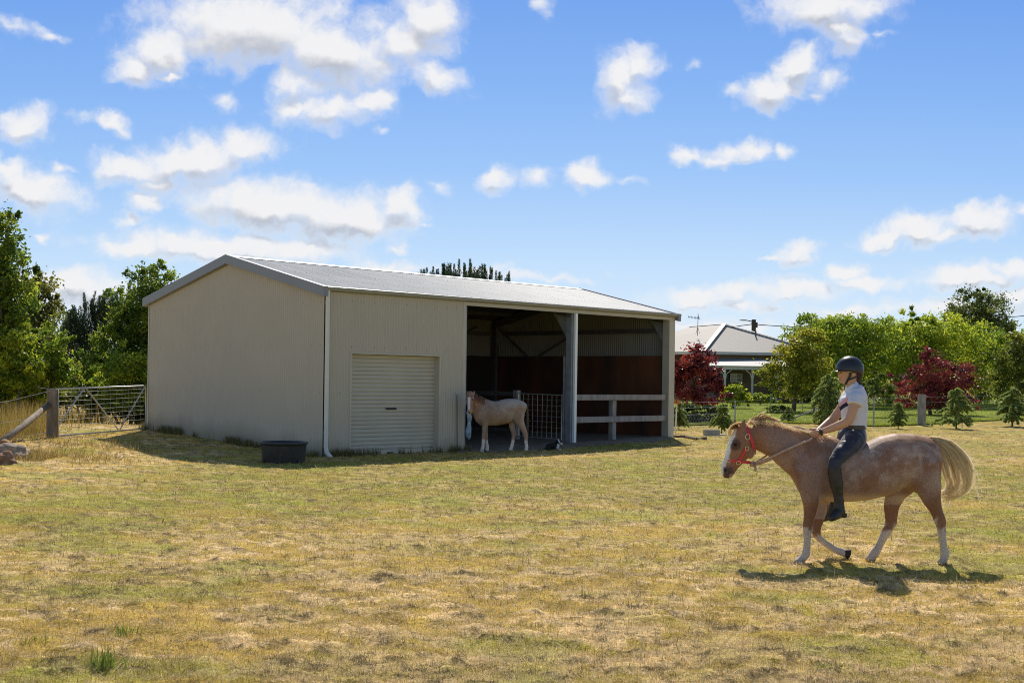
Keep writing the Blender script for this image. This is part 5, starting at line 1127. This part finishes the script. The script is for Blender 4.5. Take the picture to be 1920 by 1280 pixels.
def halter(t):
    M_H = mat('red_webbing', (.62, .035, .055), rough=.55, var=.12, scale=40); M_B = mat('buckle_metal', (.62, .55, .42), rough=.25, metal=.8, var=.05)
    h = adopt(bpy.data.objects.new('halter', None), t); 
    Yv = Vector((0, 1, 0)); mb = MB()
    def ring(a, b, lat, w, shift=0):
        A, B = hp(*a), hp(*b); c = (A+B)/2; ax = (B-A).normalized(); wd = ax.cross(Yv); mb.ring(c, ax, Yv, (B-A).length/2, lat, wd, w, .005)
    ring((96, 578), (222, 592), .066, .024)                      # noseband
    ring((200, 408), (243, 552), .094, .025)                     # crown and throat strap
    for s in (-1, 1):
        a, b = hp(207, 522, s*.100), hp(165, 592, s*.072); n = (b-a).cross(Yv).normalized(); mb.obox(a-n*.012-Yv*.003, n*.024, Yv*.006, b-a)
    o = mb.build('halter', M_H, t); bpy.data.objects.remove(h)
    def loop(x, y, rx, ry, d): k = MB(); c = hp(x, y, d); k.ring(c, (1, 0, 0), (0, 0, 1), rx, ry, Yv, .006, .004, 16); k.build('buckle', M_B, o)
    loop(211, 467, .019, .024, -.104); loop(208, 524, .015, .018, -.106); loop(238, 549, .014, .016, -.07); loop(166, 594, .018, .014, -.08); loop(118, 583, .012, .013, -.055); loop(222, 593, .014, .014, -.012)
def rope():
    M_R = mat('rope', (.52, .37, .30), rough=.9, var=.3, scale=60, bump=.6, bscale=120); r = .0105
    t = thing('rope_reins', hp(240, 605), 'pinkish brown rope reins tied to the red halter and held in the rider\'s hands', 'rope')
    rg = random.Random(5)
    mb = MB(); mb.tube([hp(244, 600, -.02), hp(300, 578, -.07), hp(400, 530, -.150), hp(470, 500, -.150), hp(515, 483, -.125), hp(532, 470, -.10)], r, 8); mb.tube([hp(246, 606, -.015), hp(305, 586, -.05), hp(330, 574, -.085)], r, 8); mb.build('rein', M_R, t, smooth=True)
    mb = MB(); mb.tube([hp(244, 598, .02), hp(300, 560, .08), hp(380, 470, .13), hp(425, 424, .07), hp(450, 419, .03), hp(490, 430, -.01), hp(530, 452, -.02)], r, 8); mb.build('rein', M_R, t, smooth=True)
    mb = MB()
    for q in range(5):
        c = hp(236+rg.uniform(-8, 10), 600+rg.uniform(-6, 6), rg.uniform(-.02, .02)); a, b = Vector((rg.uniform(-1, 1), rg.uniform(-1, 1), rg.uniform(-1, 1))).normalized(), None; b = a.orthogonal().normalized()
        mb.tube([c+(a*math.cos(x)+b*math.sin(x))*.017 for x in np.linspace(0, 5.6, 10)], .009, 6)
    mb.tube([hp(246, 606, -.02), hp(250, 622, -.02), hp(246, 634, -.018)], [r, r*1.1, r*1.5], 6); mb.build('knot', M_R, t, smooth=True)
PONY = pony_one(); pony_hair(PONY); halter(PONY); rope()
# ------------------------------------------------------------------ pale pony by the shed
def pony_two():
    Y2 = 28.6; k = Y2/F/8
    def q(x, y, d=0.): return P(850+x/8, 700+y/8, Y2+d)
    mb = MB()
    st = [(305, 540, 640, .07), (330, 470, 720, .125), (370, 405, 775, .165), (420, 375, 795, .185), (470, 378, 795, .195), (520, 398, 786, .205), (580, 412, 784, .215), (640, 416, 780, .225), (700, 405, 772, .23), (760, 386, 758, .228), (820, 374, 735, .222), (870, 373, 705, .216), (920, 380, 695, .208), (970, 398, 705, .195), (1015, 428, 715, .165), (1045, 480, 705, .12), (1060, 540, 660, .07)]
    mb.loft([(q(x, (a+b)/2), w, (b-a)/2*k) for x, a, b, w in st], 24)
    L = lambda pts: mb.loft([(q(x, y, d), w, h*k, u) for x, y, d, h, w, u in pts], 16)
    yv = (0, 1, 0); xv = (1, 0, 0)
    mb.loft([(q(430, 560, 0), .14, 150*k), (q(370, 480, -.06), .115, 125*k), (q(320, 400, -.16), .088, 95*k), (q(285, 345, -.24), .06, 48*k)], 18)
    # head turned to the camera, face downwards
    mb.loft([(q(250, 292, -.22), .045, .06, xv), (q(245, 320, -.30), .085, .105, xv), (q(238, 385, -.36), .098, .115, xv), (q(240, 450, -.40), .080, .10, xv), (q(243, 510, -.43), .062, .078, xv), (q(245, 560, -.45), .056, .066, xv), (q(246, 590, -.455), .046, .050, xv), (q(246, 604, -.45), .026, .03, xv)], 18)
    for x, e in ((205, -1), (300, 1)): mb.loft([(q(x, 315, -.27), .024, .026, xv), (q(x+e*6, 285, -.29), .026, .022, xv), (q(x+e*12, 248, -.30), .007, .007, xv)], 8)
    a = lambda *p: mb.loft([(q(x, y, d), w, h*k) for x, y, d, h, w in p], 14)
    a((450, 490, -.04, 40, .03), (452, 570, -.08, 90, .07), (460, 680, -.11, 85, .08), (465, 760, -.11, 52, .062))
    a((430, 600, .09, 95, .075), (450, 700, .11, 75, .075), (460, 770, .11, 48, .06))
    a((940, 450, -.04, 40, .03), (952, 530, -.08, 100, .085), (965, 620, -.115, 100, .1), (985, 710, -.115, 72, .085), (1010, 780, -.11, 50, .065))
    a((930, 560, .1, 100, .1), (905, 660, .115, 85, .09), (880, 740, .115, 58, .07))
    a((470, 745, -.11, 50, .062), (462, 820, -.11, 40, .05), (450, 900, -.11, 33, .044), (446, 950, -.11, 33, .043), (442, 1000, -.11, 25, .032), (438, 1070, -.11, 24, .03), (434, 1110, -.11, 30, .037), (428, 1135, -.11, 27, .036), (418, 1160, -.11, 33, .046), (414, 1182, -.11, 37, .05))
    a((470, 750, .10, 46, .06), (478, 840, .10, 36, .047), (484, 920, .10, 31, .042), (488, 970, .10, 26, .036), (492, 1040, .10, 24, .03), (500, 1090, .10, 28, .035), (500, 1120, .10, 27, .036), (495, 1150, .10, 32, .045), (492, 1165, .10, 35, .05))
    a((1000, 745, -.11, 62, .075), (1040, 830, -.11, 46, .055), (1070, 900, -.11, 38, .045), (1078, 950, -.11, 36, .042), (1080, 1000, -.11, 28, .032), (1085, 1060, -.11, 26, .03), (1092, 1090, -.11, 30, .036), (1090, 1115, -.11, 26, .034), (1086, 1145, -.11, 32, .046), (1084, 1160, -.11, 35, .05))
    a((880, 700, .11, 62, .075), (870, 790, .11, 48, .058), (892, 870, .11, 38, .046), (900, 915, .11, 37, .043), (892, 970, .11, 29, .032), (882, 1040, .11, 26, .03), (870, 1085, .11, 30, .036), (860, 1115, .11, 27, .035), (850, 1140, .11, 32, .045), (846, 1158, .11, 35, .05))
    ex = MB()
    for s in (-1, 1): ex.ball(q(238, 392, -.42)+Vector((s*.082, 0, 0)), .014, .014, .016, 8, 6)
    def col(co):
        X, Z = co[:, 0], co[:, 2]; s = F/co[:, 1]; xr = 960+X*s; yr = HOR-(Z-HC)*s; px = 960+(xr-960)*_ca-(yr-640)*_sa; py = 640+(xr-960)*_sa+(yr-640)*_ca
        zx, zy = (px-850)*8, (py-700)*8; d = co[:, 1]-Y2; n = fbm(X*6, Z*6, 4, 21); n2 = fbm(X*20, Z*20, 3, 3)
        c = lerpc(np.tile(np.array([.29, .19, .135]), (len(X), 1)), np.array([.36, .285, .235]), sstep(.35, .6, n*.7+n2*.3)); c = lerpc(c, np.array([.40, .335, .295]), sstep(520, 400, zy)*sstep(480, 620, zx)*.8)
        c = lerpc(c, np.array([.38, .25, .145]), sstep(640, 760, zy)*(zx > 500)*(zx < 860)*(zy < 800)*.7); c = lerpc(c, np.array([.44, .25, .17]), sstep(430, 330, zx)*.7)
        c = lerpc(c, np.array([.33, .20, .15]), sstep(800, 880, zy)*.7); c = lerpc(c, np.array([.70, .62, .54]), sstep(-10, 20, zy+(n2-.5)*60-985)*.95)
        head = (d < -.22)*(zx < 330); c = lerpc(c, np.array([.27, .15, .10]), head*sstep(-.2, -.3, d)*.75); bl = sstep(.036, .020, np.abs(X-q(240, 0).x-.005))*sstep(-.33, -.41, d)*(zy > 355)*(zy < 575)*head; c = lerpc(c, np.array([.70, .67, .65]), bl)
        mz = head*(zy > 545); c = lerpc(c, np.array([.46, .27, .17]), mz*.9); c = lerpc(c, np.array([.07, .04, .035]), head*(zy > 575)*(np.abs(X-q(246, 0).x) < .025)*.9)
        c = lerpc(c, np.array([.015, .01, .01]), ((np.abs(zy-392) < 14) & head.astype(bool) & (np.abs(np.abs(X-q(238, 0).x)-.085) < .016) & (d < -.36))*1.0); c = lerpc(c, np.array([.3, .26, .22]), (zy > 1140)*.6); return c
    t = thing('standing_pony', q(700, 1165), 'pale roan pony with a white blaze standing in front of the open bay', 'pony')
    link_mesh('body', fused(mb, .016, 5, col, ex), M_COAT, t)
    rg = random.Random(12); st = []
    for i in range(230):
        d = rg.gauss(0, .03); e = rg.random(); st.append(([q(1025, 425, d*.5), q(1070+20*e, 470+10*e, d), q(1085+34*e, 580, d), q(1080+40*e, 760, d), q(1085+28*e, 900+rg.uniform(0, 90), d)], .006))
    hair('tail', st, 0, [(.17, .14, .11), (.24, .20, .15), (.30, .25, .19)], M_HAIR, t, 5, 8)
    st = []
    for i in range(260):
        e = rg.random(); x, y = 275+200*e, 282+84*e; d = -.22+.24*e; L = rg.uniform(50, 120); st.append(([q(x, y, d), q(x-5, y+L*.2, d-.11), q(x-8, y+L*.7, d-.16), q(x-4+rg.uniform(-12, 12), y+L*1.2, d-.17)], .005))
    hair('mane', st, 0, [(.42, .22, .15), (.50, .29, .20), (.36, .19, .13)], M_HAIR, t, 6, 7)
    st = [([q(250+rg.uniform(-25, 25), 282, -.27), q(245+rg.uniform(-38, 38), 310, -.38), q(242+rg.uniform(-42, 42), rg.uniform(340, 372), -.45)], .006) for i in range(80)]
    hair('forelock', st, 0, [(.34, .2, .14), (.26, .15, .10)], M_HAIR, t, 7, 6)
    st = [([q(225+rg.uniform(-8, 30), 585, -.47), q(260+rg.uniform(-60, 60), 570+rg.uniform(-20, 70), -.5), q(240+rg.uniform(-70, 100), 580+rg.uniform(-30, 90), -.5)], .004) for i in range(16)]
    tag(hair('hay_wisp', st, 0, [(.62, .52, .22), (.45, .42, .15)], M_HAIR, None, 9, 5), 'wisp of hay in the mouth of the pale pony', 'hay')
pony_two()
def dog():
    Yd = G(1040, 843).y; k = Yd/F/8
    def q(x, y, d=0.): return P(850+x/8, 700+y/8, Yd+d)
    mb = MB(); a = lambda *p: mb.loft([(q(x, y, d), w, h*k) for x, y, d, h, w in p], 12)
    a((1390, 1095, .1, 22, .05), (1420, 1090, .08, 42, .11), (1470, 1085, .05, 46, .12), (1520, 1080, 0, 48, .11), (1550, 1078, -.04, 44, .09), (1568, 1070, -.06, 30, .06))
    a((1548, 1070, -.04, 34, .07), (1562, 1040, -.08, 30, .065), (1572, 1012, -.1, 30, .065))
    a((1560, 1015, -.06, 34, .07), (1578, 1022, -.1, 34, .072), (1600, 1040, -.16, 24, .05), (1615, 1055, -.2, 17, .036), (1622, 1062, -.22, 9, .02))
    for x, e in ((1545, -1), (1592, 1)): a((x, 1005, -.08, 12, .02), (x+e*4, 990, -.08, 11, .016), (x+e*12, 984, -.08, 4, .006))
    a((1550, 1090, -.1, 20, .03), (1562, 1122, -.18, 14, .028), (1590, 1136, -.26, 11, .026), (1608, 1142, -.3, 9, .024)); a((1535, 1095, .0, 20, .03), (1550, 1128, -.1, 14, .028), (1575, 1142, -.2, 11, .026))
    a((1400, 1110, -.05, 26, .05), (1430, 1125, -.1, 18, .035), (1465, 1132, -.14, 12, .026)); a((1400, 1110, .14, 14, .03), (1370, 1118, .2, 12, .025), (1340, 1120, .22, 5, .012))
    def col(co):
        s = F/co[:, 1]; px = 960+co[:, 0]*s; py = HOR-(co[:, 2]-HC)*s; px2 = 960+(px-960)*_ca-(py-640)*_sa; py2 = 640+(px-960)*_sa+(py-640)*_ca; zx, zy = (px2-850)*8, (py2-700)*8
        c = np.tile(np.array([.018, .016, .017]), (len(co), 1)); w = np.array([.75, .74, .74])
        f = ((zx > 1530) & (zy > 1095)) | ((zx > 1548) & (zx < 1585) & (zy > 1052) & (zy < 1100)) | ((np.abs(zx-1580-(zy-1020)*.5) < 10) & (zy < 1060)) | ((zx > 1602) & (zy < 1075) & (zy > 1040)); return np.where(f[:, None], w, c)
    t = thing('dog', q(1500, 1130), 'small black and white dog lying in the shade by the bay post', 'dog')
    link_mesh('body', fused(mb, .009, 3, col), mat('dog_fur', attr=True, rough=.7, var=.15, scale=40, bump=.4, bscale=90), t)
dog()
# ------------------------------------------------------------------ the rider
def rp(px, py, d=0.): return P(px, py, HY+d)
def rider():
    k = HS; t = thing('person', rp(1595, 835), 'young rider in black helmet, pale polo shirt and navy breeches sitting on the pony', 'person')
    M_SK = mat('skin', attr=True, rough=.5, var=.05, scale=30, spec=.35)
    L = lambda mb, *p, n=16, u=(0, 1, 0): mb.loft([(rp(x, y, d), w, h*k) for x, y, d, h, w in p], n, u)
    torso = [(1596, 834, 0, 24, .15), (1596, 815, 0, 25, .158), (1600, 797, 0, 19, .115), (1600, 776, 0, 21, .125), (1599, 755, 0, 22, .14), (1601, 740, 0, 19, .15), (1600, 731, 0, 13, .10)]
    mb = MB(); L(mb, *torso, n=20)
    L(mb, (1600, 735, 0, 13, .07), (1597, 724, 0, 10, .052), (1594, 715, 0, 9.5, .047), (1593, 706, 0, 10, .048), n=14)
    # head: jaw, cheeks, brow, crown
    L(mb, (1579.5, 718.5, 0, 5, .024), (1583, 715, 0, 10.5, .046), (1588, 709, 0, 16.5, .060), (1590.5, 702, 0, 19, .068), (1592, 694, 0, 20, .073), (1593, 685, 0, 19.5, .072), (1593.5, 677, 0, 14, .055), (1594, 672, 0, 6, .025), n=20)
    L(mb, (1576, 694, 0, 3, .010), (1574, 698.5, 0, 3.2, .012), (1572.6, 703, 0, 3.4, .015), (1574, 706, 0, 3.2, .014), (1576, 708.5, 0, 2.4, .012), n=12)       # nose
    L(mb, (1576, 707.5, 0, 2.4, .018), (1575.3, 709.5, 0, 2.5, .022), (1575.2, 711.5, 0, 2.5, .022), (1576.2, 713.5, 0, 2.6, .020), (1577, 715.5, 0, 3, .018), n=12)                                  # lips
    L(mb, (1576.5, 715, 0, 3.2, .016), (1577, 718, 0, 3.2, .015), n=10)                                                                   # chin
    L(mb, (1576, 692.5, 0, 3.2, .055), (1576, 694.5, 0, 3.0, .055), n=12)                                                                 # brow
    for s in (-1, 1): L(mb, (1600, 697, s*.073, 3.6, .010), (1600.5, 701, s*.076, 4.6, .011), (1599, 706, s*.073, 2.6, .008), n=10)       # ears
    # arms
    for s in (-1, 1):
        if s < 0: A = [(1604, 741, -.135, 11, .050), (1602, 752, -.175, 10.5, .049), (1597, 770, -.200, 9.2, .043), (1591, 786, -.205, 8.8, .041), (1583, 793, -.198, 8.6, .040), (1568, 799, -.165, 8.0, .037), (1553, 804.5, -.125, 6.6, .030), (1541, 808.5, -.098, 5.4, .026), (1534, 810.5, -.088, 5.2, .025)]
        else: A = [(1596, 741, .135, 10, .050), (1586, 752, .175, 10, .049), (1573, 770, .195, 9, .043), (1562, 784, .19, 8.4, .040), (1556, 789, .182, 8.2, .039), (1547, 796, .14, 7.2, .034), (1538, 803, .09, 6, .029), (1531, 808.5, .05, 5.2, .026), (1527, 810.5, .04, 5, .025)]
        L(mb, *A, n=14)
    # legs under the breeches and boots
    for s in (-1, 1):
        L(mb, (1602, 824, s*.10, 19, .085), (1590, 838, s*.175, 17, .08), (1575, 853, s*.235, 13, .066), (1565, 865, s*.262, 11, .056), (1563.5, 880, s*.270, 10, .050), (1568, 905, s*.268, 9.5, .046), (1571, 930, s*.262, 7, .034), (1573, 948, s*.26, 6.5, .034), (1570, 956, s*.262, 7, .036), n=14)
    # hands: palm, four curled fingers and a thumb each
    ex = MB()
    def hand(wr, fw, side, up, hs):
        fw, side, up = fw.normalized(), side.normalized(), up.normalized(); side = (side-fw*side.dot(fw)).normalized(); up = (up-fw*up.dot(fw)-side*up.dot(side)).normalized()
        W = lambda f, s_, u: wr+fw*f*hs+side*s_*hs+up*u*hs
        mb.loft([(W(-.01, 0, 0), .021*hs, .026*hs, side), (W(.02, 0, 0), .020*hs, .034*hs, side), (W(.05, 0, -.003), .018*hs, .040*hs, side), (W(.075, 0, -.004), .016*hs, .041*hs, side), (W(.088, 0, -.004), .011*hs, .034*hs, side)], 14)
        for i, (u_, ln) in enumerate(((.027, .92), (.009, 1.0), (-.010, .95), (-.028, .8))):
            r = .0088*hs*(1 if i < 3 else .88)
            p = [W(.07, .004, u_), W(.07+.026*ln, .006, u_*1.04), W(.07+.036*ln, -.016, u_*1.05), W(.07+.018*ln, -.036, u_*1.02), W(.07-.006, -.034, u_)]
            ex.tube(p, [r*1.05, r*1.1, r, r*.95, r*.7], 8)
        ex.tube([W(.015, -.010, .024), W(.038, -.022, .040), W(.062, -.026, .044), W(.082, -.024, .036)], [.012*hs, .0105*hs, .0095*hs, .006*hs], 8)
    hand(rp(1536, 810, -.09), rp(1519, 815.5, -.045)-rp(1536, 810, -.09), Vector((0, -1, -.1)), Vector((.1, -.1, 1)), .96)
    hand(rp(1529, 809.5, .045), rp(1514, 814, .02)-rp(1529, 809.5, .045), Vector((0, 1, -.1)), Vector((.1, .1, 1)), .96)
    for s in (-1, 1): ex.ball(rp(1575.8, 698.5, s*.034), .006, .010, .0045, 8, 6)
    def col(co):
        s = F/co[:, 1]; x = 960+co[:, 0]*s; y = HOR-(co[:, 2]-HC)*s; px = 960+(x-960)*_ca-(y-640)*_sa; py = 640+(x-960)*_sa+(y-640)*_ca; d = co[:, 1]-HY
        c = np.tile(np.array([.56, .325, .215]), (len(co), 1)); f = (py < 722)
        c = lerpc(c, np.array([.52, .20, .16]), f*sstep(3.2, 1.4, np.hypot((px-1573.3)*.6, py-710.7))*.8); c = lerpc(c, np.array([.60, .28, .19]), f*sstep(7, 3, np.hypot(px-1580, py-706))*.35)
        c = lerpc(c, np.array([.10, .06, .04]), f*((np.abs(py-695.4-(px-1576)*.08) < 1.0) & (px < 1581) & (np.abs(d) > .014))*.7)           # eyebrow
        c = lerpc(c, np.array([.04, .03, .025]), f*(np.hypot((px-1575.6)*.7, (py-698.5)*1.3) < 1.5)*(np.abs(d) > .02)*.9); return c
    link_mesh('body', fused(mb, .0048, 3, col, ex), M_SK, t)
    # ---- polo shirt with a chevron
    mb = MB(); g = 1.07
    sh = [(1600, 800.5, 0, 21.5, .135), (1600.5, 793, 0, 22, .135), (1601, 776, 0, 24, .142), (1599.5, 760, 0, 25, .152), (1600, 748, 0, 24, .160), (1602, 739, 0, 20.5, .150), (1601, 731, 0, 16.5, .115), (1599, 726.5, 0, 13.5, .078)]
    L(mb, *sh, n=24)
    L(mb, (1605, 737, -.11, 13, .060), (1605, 745, -.155, 14, .062), (1603, 753, -.182, 13.6, .061), (1601.5, 758.5, -.192, 13.2, .060), n=16)
    L(mb, (1596, 737, .11, 12, .060), (1590, 745, .155, 13, .062), (1584, 754, .182, 12.5, .060), (1580, 759, .19, 12, .059), n=16)
    L(mb, (1598, 734, 0, 14, .08), (1597, 729, 0, 13.2, .072), (1596, 721.5, 0, 12.2, .062), (1594.5, 719.5, 0, 11.4, .058), n=16)
    def colS(co):
        s = F/co[:, 1]; x = 960+co[:, 0]*s; y = HOR-(co[:, 2]-HC)*s; px = 960+(x-960)*_ca-(y-640)*_sa; py = 640+(x-960)*_sa+(y-640)*_ca; d = co[:, 1]-HY
        c = np.tile(np.array([.66, .67, .76]), (len(co), 1)); front = (px < 1604)*(np.hypot(px-1604, 0) > 0)
        v = 770-np.abs(d)*92     # chevron height across the chest
        m = front*(np.abs(d) < .150)*(px < 1598); pk = m*((py > v-15) & (py < v-7.0)); nv = m*((py >= v-7.0) & (py < v+1.5))
        c = lerpc(c, np.array([.74, .42, .46]), pk*1.0); c = lerpc(c, np.array([.018, .02, .05]), nv*1.0); c = lerpc(c, np.array([.80, .80, .84]), m*(py <= v-15)*.6); return c
    me = fused(mb, .006, 3, colS, wrinkle=(.007, 8, 12)); s_ = link_mesh('shirt', me, mat('polo_cotton', attr=True, rough=.8, var=.05, scale=14, bump=.5, bscale=16, spec=.2), t)
    # ---- breeches
    mb = MB(); L(mb, (1598, 801, 0, 21.5, .135), (1597, 812, 0, 25.5, .160), (1596, 824, 0, 26.5, .168), (1597, 836, 0, 23.5, .160), n=22)
    for s in (-1, 1): L(mb, (1602, 822, s*.095, 21, .095), (1590, 838, s*.175, 19, .088), (1576, 852, s*.236, 15.5, .074), (1566, 864, s*.264, 13, .064), (1563, 876, s*.272, 11.5, .057), (1564, 884, s*.272, 11, .054), n=16)
    M_BR = mat('navy_breeches', (.024, .027, .048), rough=.42, var=.2, scale=12, bump=.4, bscale=14, spec=.35); bs = [n for n in M_BR.node_tree.nodes if n.type == 'BSDF_PRINCIPLED'][0]; bs.inputs['Sheen Weight'].default_value = .8; bs.inputs['Sheen Roughness'].default_value = .35
    br = link_mesh('breeches', fused(mb, .0075, 3, wrinkle=(.0035, 12, 12)), M_BR, t, True)
    mb = MB(); c = rp(1599.5, 800, 0); mb.ring(c, (1, 0, 0), (0, 1, 0), 21.8*k, .138, (0, 0, 1), .035, .006, 40); be = mb.build('belt', mat('belt_leather', (.06, .045, .035), rough=.5, var=.2), t)
    mb = MB(); mb.ball(rp(1598.5, 806, -.166), .011, .004, .009, 10, 6); mb.build('buckle', mat('silver', (.7, .7, .68), rough=.25, metal=.9, var=.05), be)
    # ---- boots with half chaps
    M_BT = mat('black_boot', (.020, .020, .022), rough=.42, var=.25, scale=14, bump=.3, bscale=20, spec=.5)
    for s in (-1, 1):
        o = 0 if s < 0 else -13       # the off foot hangs a little further forward
        mb = MB(); L(mb, (1563, 876, s*.272, 11.8, .057), (1564.5+o*.1, 890, s*.272, 12, .056), (1567.5+o*.35, 908, s*.270, 11.6, .052), (1570.5+o*.65, 926, s*.266, 9.4, .042), (1572.5+o*.85, 940, s*.264, 8.8, .040), (1573+o, 952, s*.264, 9.6, .042), (1572.5+o, 960, s*.264, 9.5, .042), n=16)
        mb.loft([(rp(1580+o, 958, s*.255), .034, 9*k), (rp(1573+o, 959.5, s*.268), .040, 11*k), (rp(1566+o, 964.5, s*.290), .044, 9.5*k), (rp(1559.5+o, 970, s*.315), .042, 7*k), (rp(1555+o, 973.5, s*.330), .026, 4*k)], 16)
        if s < 0: L(mb, (1580, 962, s*.255, 7, .034), (1580.5, 969.5, s*.256, 6.5, .034), n=12)
        link_mesh('boot', fused(mb, .0065, 3, wrinkle=(.003, 6, 16)), M_BT, t, True)
    # ---- helmet
    M_HM = mat('helmet_shell', (.020, .022, .028), rough=.38, var=.12, scale=30, spec=.5)
    V = []; n, m = 36, 14; cx, cy = 1592.5, 694
    for i in range(m+1):
        for j in range(n):
            ph = 2*PI*j/n; back = .5+.5*math.cos(ph); thm = math.radians(91+22*back**1.5); th = thm*i/m
            ex_ = math.sin(th)**.93 if th < PI else 0
            rx = (26.5 if math.cos(ph) < 0 else 26.2)*k*ex_; V.append(rp(cx, cy)+Vector((rx*math.cos(ph), .108*ex_*math.sin(ph), 26.8*k*math.cos(th))))
    Fc = [(i*n+j, (i+1)*n+j, (i+1)*n+(j+1) % n, i*n+(j+1) % n) for i in range(m) for j in range(n)]
    mb = MB(); mb.add(V, Fc); he = mb.build('helmet', M_HM, t, True); so_ = he.modifiers.new('thick', 'SOLIDIFY'); so_.thickness = .016; so_.offset = -1
    mb = MB(); V = []; nn = 18
    for i in range(nn+1):
        a = -PI*.46+PI*.92*i/nn; ca, sa = math.cos(a), math.sin(a)
        for e, z in ((25.0, 0.2), (25.0, -1.4), (25+8.5*ca**1.2, -3.2+1.0*abs(sa)), (25+8.5*ca**1.2, -2.2+1.0*abs(sa))): V.append(rp(cx, cy)+Vector((-e*k*ca, .104*sa*(1+.04*(e > 25)), z*k)))
    for i in range(nn):
        for q in range(4): mb.f.append((i*4+q, i*4+(q+1) % 4, (i+1)*4+(q+1) % 4, (i+1)*4+q))
    mb.v = V; mb.c = [(1, 1, 1)]*len(V); mb.build('peak', mat('peak_gloss', (.03, .03, .034), rough=.25, var=.05), he, True)
    mb = MB()
    for s in (-1, 1):
        def strap(pts, w=.018):
            for a, b in zip(pts[:-1], pts[1:]): mb.bar(a, b, .005, w, up=(1, 0, .2))
        strap([rp(1594, 697, s*.081), rp(1593, 704, s*.079), rp(1589, 712, s*.070), rp(1584.5, 720, s*.036), rp(1582, 722, 0)], .020); strap([rp(1609, 702, s*.080), rp(1601, 708, s*.079), rp(1590, 712, s*.074)], .014)
    mb.build('chin_strap', M_DARK, he)
    mb = MB(); mb.cbox(rp(1593.6, 698, -.083), .028, .008, .020); mb.build('strap_tab', mat('yellow_tab', (.75, .68, .04), rough=.5, var=.05), he)
    # ---- hair: braid, wisps under the helmet
    mb = MB(); L(mb, (1606, 700, 0, 9, .068), (1608, 707, 0, 8.5, .062), (1608, 713, 0, 6, .040), (1611, 719, 0, 4.6, .024), (1615, 726, 0, 3.8, .02), (1617.5, 733, 0, 3.0, .017), (1618.5, 741, 0, 1.8, .010), n=12)
    link_mesh('hair', fused(mb, .005, 2), mat('dark_hair', (.035, .022, .015), rough=.5, var=.35, scale=30, bump=.8, bscale=60), t, True)
    # ---- watch
    c = rp(1538.3, 809.2, -.094); ax = (rp(1534, 810.5, -.088)-rp(1541, 808.5, -.098)).normalized(); u = Vector((0, 1, 0)); u = (u-ax*u.dot(ax)).normalized(); v = ax.cross(u)
    mb = MB(); mb.ring(c, u, v, .0275, .031, ax, .018, .004, 24); mb.tube([c-u*.027, c-u*.036], .019, 14); mb.build('watch', M_DARK, t)
rider()
